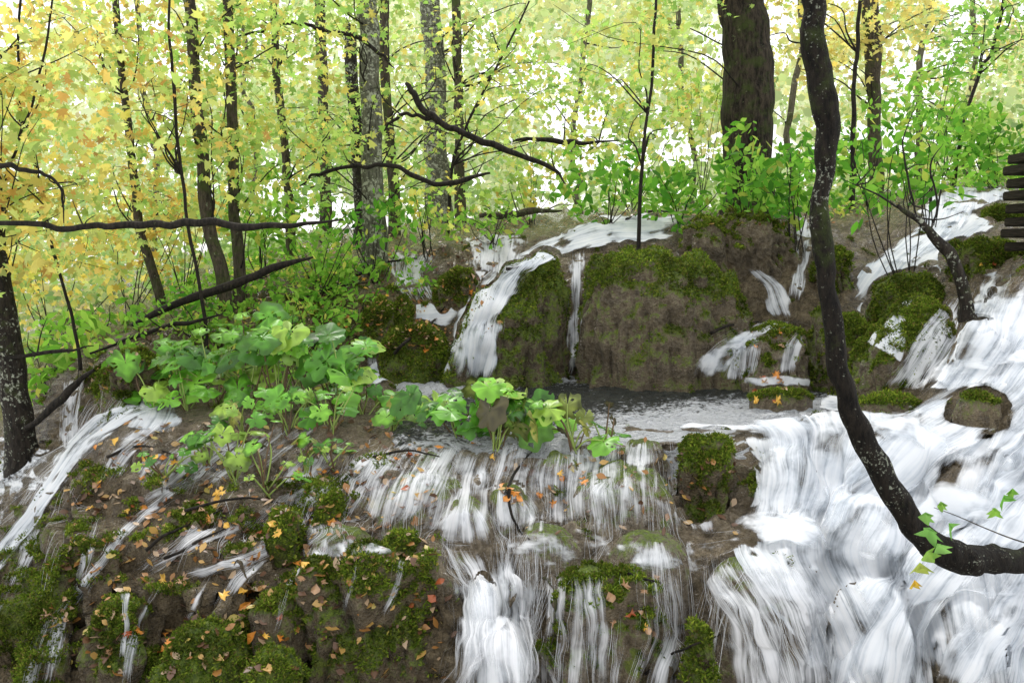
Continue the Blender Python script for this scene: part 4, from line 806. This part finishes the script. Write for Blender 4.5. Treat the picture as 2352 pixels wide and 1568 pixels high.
log_('broken_branch','twisted black branch falling from the pale trunk towards the shrubs',[(930,188),(950,215),(975,255),(1010,280),(1050,300),(1110,325),(1180,350),(1260,380),(1300,425)],9.0,[12,15,16,15,13,16,14,11,6],twigs=8)
log_('broken_branch','short forked black branch left of the twisted one',[(880,300),(910,272),(940,262),(985,272),(1030,288)],9.0,[5,8,9,9,8],twigs=3)
log_('fallen_branch','long wavy dark branch passing behind the pale grey trunk',[(690,425),(730,400),(790,385),(850,383),(900,378),(960,408),(1010,425),(1060,415),(1125,398)],9.0,[5,8,9,9,10,11,12,13,12],twigs=7)
log_('fallen_log','mossy log lying diagonally down the left bank',[(300,745),(400,700),(520,655),(640,612),(720,590)],7.8,[14,18,20,18,12],B_black,twigs=4)
log_('fallen_branch','dark pole below the diagonal log',[(200,812),(330,770),(420,742),(510,720)],7.5,[8,10,11,8],twigs=2)
log_('fallen_branch','dark branch stub at left, below the left bank foliage',[(-60,808),(40,818),(130,808),(215,794)],6.8,[8,9,9,6],twigs=2)
log_('fallen_log','dark log leaning behind the left edge tree',[(60,985),(120,935),(170,890),(215,850)],6.7,[18,20,18,14],B_black,twigs=1)
log_('broken_branch','crooked dark branch at the left edge, half way up the wood',[(-60,385),(20,380),(70,395),(110,402),(140,440),(145,510)],6.2,[12,12,10,8,7,6],twigs=4)
log_('fallen_log','thick dark fallen log end behind the boulder stream',[(1100,492),(1160,494),(1220,486),(1290,480)],10.0,[14,18,15,9],B_brown,twigs=3)
log_('broken_branch','tangled branch under the yellow bush behind the thin sapling',[(1180,320),(1260,318),(1330,330),(1420,325)],10.5,[8,12,10,6],B_black,twigs=6)
log_('bent_stump','bent dark little trunk rising from the rock in the right stream',[(2225,735),(2218,690),(2205,630),(2180,580),(2140,540),(2110,505),(2060,470)],5.9,[44,30,26,26,22,14,7],B_dark,cat='tree stump',twigs=0,nz=.35,taper=False)
for i,p in enumerate([[(2110,505),(2090,440),(2075,340),(2110,230)],[(2120,515),(2060,475),(2000,440),(1930,412)],[(2140,540),(2150,470),(2140,380),(2165,330)]]):
    log_('thin_branch',['upright thin shoot above the bent little trunk','thin dark shoot reaching left from the bent little trunk','short thin shoot beside the bent little trunk'][i],p,5.95,[6,5,4,2],B_black,twigs=3,seg=6)
for i,(p,lb) in enumerate([([(1250,1335),(1262,1350),(1278,1390),(1276,1440),(1268,1490)],'pale curved stick hanging down the front rock right of the central fall'),
   ([(1170,1130),(1175,1190),(1195,1230),(1215,1250)],'bent twig caught on the second step above the shelf'),
   ([(1480,1560),(1540,1510),(1600,1485),(1650,1465)],'thin stick across the bottom edge between veils'),
   ([(340,1270),(420,1220),(520,1180)],'dark stick on the leafy slope below the plants'),
   ([(905,820),(940,785),(1000,740),(1022,710)],'thin stick leaning over the low green rock'),
   ([(1445,1330),(1490,1342),(1515,1350)],'short dark stick on the lip of the front rock'),
   ([(380,1290),(470,1250),(560,1210)],'second dark stick lying lower on the leafy slope'),
   ([(1630,770),(1680,755),(1740,745)],'thin stick resting beside the leaf strewn brown rock'),
   ([(1440,510),(1500,490),(1585,495)],'stick lying in the stream on top of the terrace'),
   ([(1165,625),(1195,622),(1230,618)],'driftwood bit caught at the top of the boulder fall'),
   ([(700,1240),(720,1190),(780,1150)],'crooked stick beside the low moss cushion'),
   ([(860,1060),(940,1040),(1010,1060)],'dark stick lying on the pool lip below the wilting plant'),
   ([(1160,1140),(1190,1080),(1240,1030)],'dark stick rising from the second step towards the torn plant'),
   ([(250,1060),(330,1030),(400,1050)],'thin twig on the mound beside the left stream'),
   ([(690,700),(760,670),(850,655)],'dead branch lying on the leaf strewn upper left bank'),
   ([(820,640),(880,610),(960,600)],'thin dead twig on the bank above the round mossy rock'),
   ([(430,1180),(560,1150),(640,1160)],'root like stick crossing the slope below the drooping plant')]):
    pts=[]
    for (x,y) in p:
        h=hit(x,y,ALL); q=h[0]; pts.append(np.array(q)+np.array([0,-.02,.03]) if q is not None else at(x,y,4.5))
    pts=np.array(pts); base=pts.mean(0); Yb=base[1]
    V,Fc=tube(pts-base,np.linspace(.010,.004,len(pts))*Yb/5,6,.2,9,i,6,.01)
    tag(link('stick',mesh_np('stick',V,Fc,mat=B_brown if i in(0,) else B_black),loc=base),lb,'stick')
# ------------------------------------------------------------- butterbur plants
def bigleaf(size,r,col):
    na,nr=34,6; th=np.linspace(-np.pi*.94,np.pi*.94,na); rr=np.linspace(.04,1,nr)
    T,Rr=np.meshgrid(th,rr)
    rim=1+.09*np.cos(T*7+r.uniform(0,6))*(Rr>.7)+.18*vn(T*2.2+r.uniform(0,50),0*T,0*T,4)-.24*np.exp(-((np.abs(T)-np.pi)/.5)**2)
    x=size*Rr*rim*np.sin(T)*r.uniform(.85,1.05); y=size*Rr*rim*np.cos(T)*1.05+size*.12
    z=-size*(.06+.25*r.random())*Rr**2*(.5+.5*np.abs(np.sin(T)))+size*.07*np.sin(T*4+r.uniform(0,6))*Rr**2 -size*r.uniform(.0,.55)*np.clip(y/size,0,2)**2*.35
    z+=size*.025*np.cos(T*9)*Rr
    V=np.stack([x,y,z],-1).reshape(-1,3)
    vein=(np.abs(((T*9/(2*np.pi)*1.0)%1)-.5)>.43)
    c=np.array(col)[None,None]*(1+.45*vn(x*30,y*30,0*x,3))[...,None]*np.where(vein,1.3,.95)[...,None]
    c=c*np.where(r.random()<.3,(1-.5*(Rr>.75)),1)[...,None]
    Fc=gridfaces(nr,na)
    hole=vn(V[Fc[:,0],0]*45+r.uniform(0,99),V[Fc[:,0],1]*45,0*V[Fc[:,0],0],2)
    Fc=Fc[~((hole>.58)&(r.random(len(Fc))<.8))]
    return V,Fc,c.reshape(-1,3)
GL=[(.12,.34,.026),(.085,.26,.02),(.20,.46,.04),(.055,.17,.018),(.27,.43,.055),(.15,.38,.03)]
OL=[(.33,.33,.08),(.20,.24,.06),(.08,.07,.03),(.30,.48,.10)]
def plant(label,px,py,nleaf,hgt,spr,size,r,old=0.,group=None):
    h=hit(px,py,ALL); b=np.array(h[0]) 
    root=bpy.data.objects.new('butterbur_plant',None); COL.objects.link(root); root.location=b; tag(root,label,'plant',group)
    for i in range(nleaf):
        az=r.uniform(0,2*np.pi); rad=spr*math.sqrt(r.random()); t=np.array([rad*math.cos(az),rad*math.sin(az)*.8,hgt*r.uniform(.22,1.12)])
        isold=r.random()<old
        c=(OL if isold else GL)[r.integers(0,4 if isold else 6)]
        V,Fc,C=bigleaf(size*r.uniform(.45,1.2),r,c)
        yaw=math.atan2(-t[0],t[1])+r.normal(0,.8); pitch=-r.uniform(-.1,.5) if not isold else -r.uniform(.7,1.5)
        M=Matrix.Rotation(yaw,3,'Z')@Matrix.Rotation(pitch,3,'X')@Matrix.Rotation(r.normal(0,.3),3,'Y')
        M=Matrix.Rotation(r.uniform(.05,.85),3,'X')@M
        link('leaf',mesh_np('leaf',V@np.array(M).T,Fc,True,cols=C,mat=M_big),root,Vector(t))
        m=t*.5+np.array([0,0,.08*hgt])+r.normal(0,.02,3)
        a,f=tube([r.normal(0,.015,3)-np.array([0,0,.03]),m,t],[.006,.005,.003],5,0,1,0,5)
        link('stalk',mesh_np('stalk',a,f,cols=np.tile([[.30,.40,.10]],(len(a),1)) if i%3 else np.tile([[.14,.09,.05]],(len(a),1)),mat=M_stalk),root)
PL=[(345,940,8,.34,.22,.115,.05,'leftmost big leaved plant, above the left stream'),(430,940,11,.44,.26,.12,0,'big leaved plant, second from the left in the large cluster'),
(500,930,12,.54,.30,.125,0,'tall big leaved plant at the left top of the large cluster'),(575,935,12,.60,.32,.13,0,'tallest broad leaved plant in the large cluster'),
(640,945,12,.54,.30,.125,.05,'big leaved plant in the middle of the large cluster'),(705,940,12,.54,.30,.125,0,'big leaved plant right of the middle of the large cluster'),
(775,945,12,.50,.30,.12,0,'big leaved plant near the right side of the large cluster'),(835,950,9,.38,.27,.11,.05,'rightmost plant of the large cluster'),
(560,1000,9,.28,.22,.08,.1,'low plant in front of the large cluster, left side'),(660,990,9,.26,.22,.08,.1,'low plant in front of the large cluster, middle'),(760,985,9,.26,.22,.08,.1,'low plant in front of the large cluster, right side'),
(540,1100,9,.34,.19,.08,.3,'drooping plant on the leafy slope below the large cluster'),(610,1130,9,.38,.21,.06,.15,'thin stalked plant on the leafy slope'),(480,1060,9,.22,.19,.055,.1,'small leafy plant left of the thin stalked one'),
(900,990,9,.27,.22,.095,.15,'plant between the large cluster and the pool lip'),
(960,995,9,.30,.23,.105,.3,'wilting plant at the left end of the pool lip'),(1060,1010,10,.28,.24,.105,.2,'broad leaved plant on the pool lip, second from left'),(1140,1030,12,.38,.27,.11,.1,'bright green plant in the middle of the pool lip'),
(1220,1020,9,.29,.23,.10,.4,'plant with torn leaves on the pool lip'),(1320,1030,9,.29,.23,.095,.5,'half withered plant at the right end of the pool lip'),(1390,1020,6,.26,.16,.065,.7,'small withered plant beside the open pool'),
(700,1090,8,.2,.17,.05,.3,'small plant on the wet slope right of the thin stalked one'),(380,1090,8,.14,.20,.045,0,'low leafy plant on the mound beside the left stream'),(760,1060,8,.14,.19,.05,.1,'low leafy plant on the wet slope under the cluster'),
(560,800,7,.24,.28,.085,0,'leafy plant on the bank above the large cluster, left'),(700,790,7,.26,.28,.085,0,'leafy plant on the bank above the large cluster, right'),(820,830,5,.2,.22,.075,0,'leafy plant on the bank beside the low green rock')]
for (px,py,nl_,hg,spd,sz,old,lb) in PL: plant(lb,px,py,nl_,hg,spd,sz,rng,old,group='big leaved plants')
# ------------------------------------------------------------- fallen leaves
FC={'yellow':(.74,.44,.07),'orange':(.64,.25,.04),'red brown':(.34,.09,.03),'pale brown':(.44,.27,.15)}
meshes={}
def fan(T,c,name='fallen_leaf',mat=M_fallen,r=rng):
    n0=len(T); V=np.vstack([T,[[0,0,.02]]]); Fc=np.array([[i,(i+1)%n0,n0] for i in range(n0)])
    C=np.tile(np.array(c),(n0+1,1))*np.concatenate([r.uniform(.6,1.15,n0),[1.2]])[:,None]
    return mesh_np(name,V,Fc,False,cols=C,mat=mat)
for k,c in FC.items():
    for q in range(3):
        T=TM.copy(); T[:,2]=rng.normal(0,.16,len(T))+.25*np.abs(T[:,0]); T[:,:2]*=rng.uniform(.8,1.1,(len(T),1)); meshes[k,'maple',q]=fan(T,c)
        T=TO.copy(); T[:,2]=rng.normal(0,.1,len(T))+.5*np.abs(T[:,0]); T[:,0]*=1.3; meshes[k,'oval',q]=fan(T,c)
areas=[('on the leafy slope below the plants',420,780,1020,1260,13,4),('on the mossy rocks at the lower left',120,640,1280,1540,6,3),('on the lip above the front moss',640,1000,1270,1420,4,3),('on the left mound beside the stream',190,420,1020,1200,8,4),
 ('on the pool lip between the plants',900,1300,1010,1140,5,3),('on the upper left bank',650,1080,560,780,14,4),('on the brown rock beside the curved trunk',1740,1900,740,920,4,4),('on the front rocks right of the central fall',1230,1650,1330,1500,3,2),('on the mossy rocks at the right edge',2180,2340,540,660,2,3),('on the second step',1150,1650,1090,1230,3,2)]
for (ar,x0,x1,y0,y1,nc,per) in areas:
    for i in range(nc):
        cx,cy=random.uniform(x0,x1),random.uniform(y0,y1); kk=random.choices(list(FC),[.25,.30,.17,.28])[0]
        for j in range(random.randint(1,per+2)):
            h=hit(cx+random.gauss(0,26),cy+random.gauss(0,14),ALL)
            if h[0] is None: continue
            k=kk if random.random()<.6 else random.choice(list(FC)); shp='maple' if random.random()<.55 else 'oval'
            nn=h[1] if h[1].z>0 else -h[1]; nn=(nn+Vector((random.uniform(-.6,.6),random.uniform(-.5,.2),random.uniform(0,.8)))).normalized()
            o=link('fallen_leaf',meshes[k,shp,random.randint(0,2)]); q=nn.to_track_quat('Z','Y')
            s=random.uniform(.024,.048)*(1.15 if h[0].y>6 else 1)*(1 if shp=='maple' else .85)
            o.matrix_world=Matrix.Translation(h[0]+nn*.018)@q.to_matrix().to_4x4()@Matrix.Rotation(random.uniform(0,6.3),4,'Z')@Matrix.Diagonal((s,s*random.uniform(.65,1),s*random.uniform(.5,1.8),1))
            tag(o,k+' '+shp+' leaf fallen '+ar,'leaf','%s %s leaves fallen %s'%(k,shp,ar))
lt=[scatter_px(700,150,1000,960,1300),scatter_px(250,100,1050,1280,1560),scatter_px(1000,600,1150,540,800),scatter_px(300,1050,2000,440,520),scatter_px(350,200,650,640,900),scatter_px(100,1150,1700,1000,1230)]
lt=np.vstack(lt)+np.array([0,-.01,.02])
cl=np.array([(.32,.15,.04),(.46,.28,.08),(.12,.06,.03),(.40,.28,.17),(.42,.33,.08)])[rng.choice(5,len(lt),p=[.25,.15,.37,.17,.06])]
V,Fc,C=cloud(lt,.026*rng.uniform(.4,1.4,len(lt)),cl,TO*np.array([1.3,1,2]),rng,(0,-.3,1),.5)
tag(link('leaf_litter',mesh_np('leaf_litter',V,Fc,False,cols=C,mat=M_fallen)),'small brown and orange leaf litter scattered on the rocks','leaf litter',kind='stuff')
# ------------------------------------------------------------- sprig in front of curved trunk
sb=at(2352,1245,2.75)
root=bpy.data.objects.new('maple_sprig',None); COL.objects.link(root); root.location=sb; tag(root,'thin maple twig with green and yellow leaves in front of the curved trunk','twig')
a,f=tube(np.array([at(2520,1290,2.8),at(2352,1245,2.75),at(2270,1215,2.72),at(2200,1185,2.7),at(2145,1165,2.7)])-sb,[.003,.0025,.002,.0015,.001],5,0,1,0,5); link('twig',mesh_np('twig',a,f,mat=B_brown),root)
for (x,y,s,c,an) in [(2135,1225,.06,(.20,.42,.10),.2),(2152,1262,.055,(.24,.46,.12),-.4),(2112,1305,.052,(.42,.50,.10),.1),(2125,1190,.035,(.22,.42,.1),.6),(2305,1150,.045,(.16,.40,.06),-.9),(2178,1215,.045,(.18,.40,.08),-.7),(2100,1345,.028,(.70,.5,.08),0),(2285,1180,.036,(.24,.44,.07),-.5),(2325,1135,.03,(.2,.40,.06),-1.2),(2160,1165,.022,(.25,.45,.08),.9),(2128,1280,.045,(.30,.48,.1),.4)]:
    T=TM.copy(); T[:,2]*=rng.uniform(1.5,3); T[:,2]+=rng.normal(0,.07,len(T)); 
    M=Matrix.Rotation(an,3,'Y')@Matrix.Rotation(rng.normal(-.9,.35),3,'X')@Matrix.Rotation(rng.normal(0,.4),3,'Y')@Matrix.Rotation(math.pi,3,'Z')
    T=(T*s*np.array([.85,1.1,1]))@np.array(M).T
    link('leaf',fan(T,c,'leaf',M_leaf),root,Vector(at(x,y,2.68)-sb))
# ------------------------------------------------------------- wooden steps, right edge
sb=at(2420,700,6.6); root=bpy.data.objects.new('wooden_steps',None); COL.objects.link(root); root.location=sb; tag(root,'dark wet stacked timber steps of a boardwalk at the right edge','steps')
def box(name,p,s,bev=.008):
    me=bpy.data.meshes.new(name); bm=bmesh.new(); bmesh.ops.create_cube(bm,size=1); bmesh.ops.scale(bm,vec=s,verts=bm.verts); bmesh.ops.bevel(bm,geom=bm.edges[:],offset=bev,segments=2,affect='EDGES'); bm.to_mesh(me); bm.free(); me.materials.append(M_wood)
    return link(name,me,root,Vector(p))
for i,(x,y) in enumerate([(2328,352),(2320,380),(2324,412),(2320,442),(2322,474),(2324,506),(2310,534),(2324,566)]):
    p=at(x,y,6.5+.02*i)+np.array([.6+.22,.27,0]); box('plank',p-sb,(1.2,.42+.05*(i%2),.07))
box('post',at(2360,760,6.6)+np.array([.1,.1,.1])-sb,(.09,.09,1.4))
# ------------------------------------------------------------- light
w=bpy.data.worlds.new('World'); scene.world=w; w.use_nodes=True; nt=w.node_tree; bg=nt.nodes['Background']
sky=nt.nodes.new('ShaderNodeTexSky'); sky.sky_type='NISHITA'; sky.sun_disc=False; sky.sun_elevation=R(55); sky.sun_rotation=R(-30); sky.dust_density=4
mul=nt.nodes.new('ShaderNodeMix'); mul.data_type='RGBA'; mul.blend_type='MULTIPLY'; mul.inputs[0].default_value=1; nt.links.new(sky.outputs[0],mul.inputs[6]); mul.inputs[7].default_value=(.1,.1,.1,1)
mx=nt.nodes.new('ShaderNodeMix'); mx.data_type='RGBA'; mx.inputs[0].default_value=.8; nt.links.new(mul.outputs[2],mx.inputs[6]); mx.inputs[7].default_value=(1,1,1,1)
nt.links.new(mx.outputs[2],bg.inputs[0]); bg.inputs[1].default_value=1.9
sl=bpy.data.lights.new('sun','SUN'); sl.energy=1.5; sl.angle=R(12); sl.color=(1,.97,.92); so=bpy.data.objects.new('sun',sl); COL.objects.link(so)
so.rotation_euler=(R(-35),R(-12),0)
cam=bpy.data.cameras.new('camera'); cam.lens=36*F/2352; cam.sensor_width=36; cam.clip_end=1000; cam.clip_start=.05
co=bpy.data.objects.new('camera',cam); COL.objects.link(co); co.rotation_euler=(R(90)-PT,0,0); scene.camera=co
scene.view_settings.view_transform='Standard'; scene.view_settings.look='None'; scene.view_settings.exposure=0
print('verts',sum(len(m.vertices) for m in bpy.data.meshes))
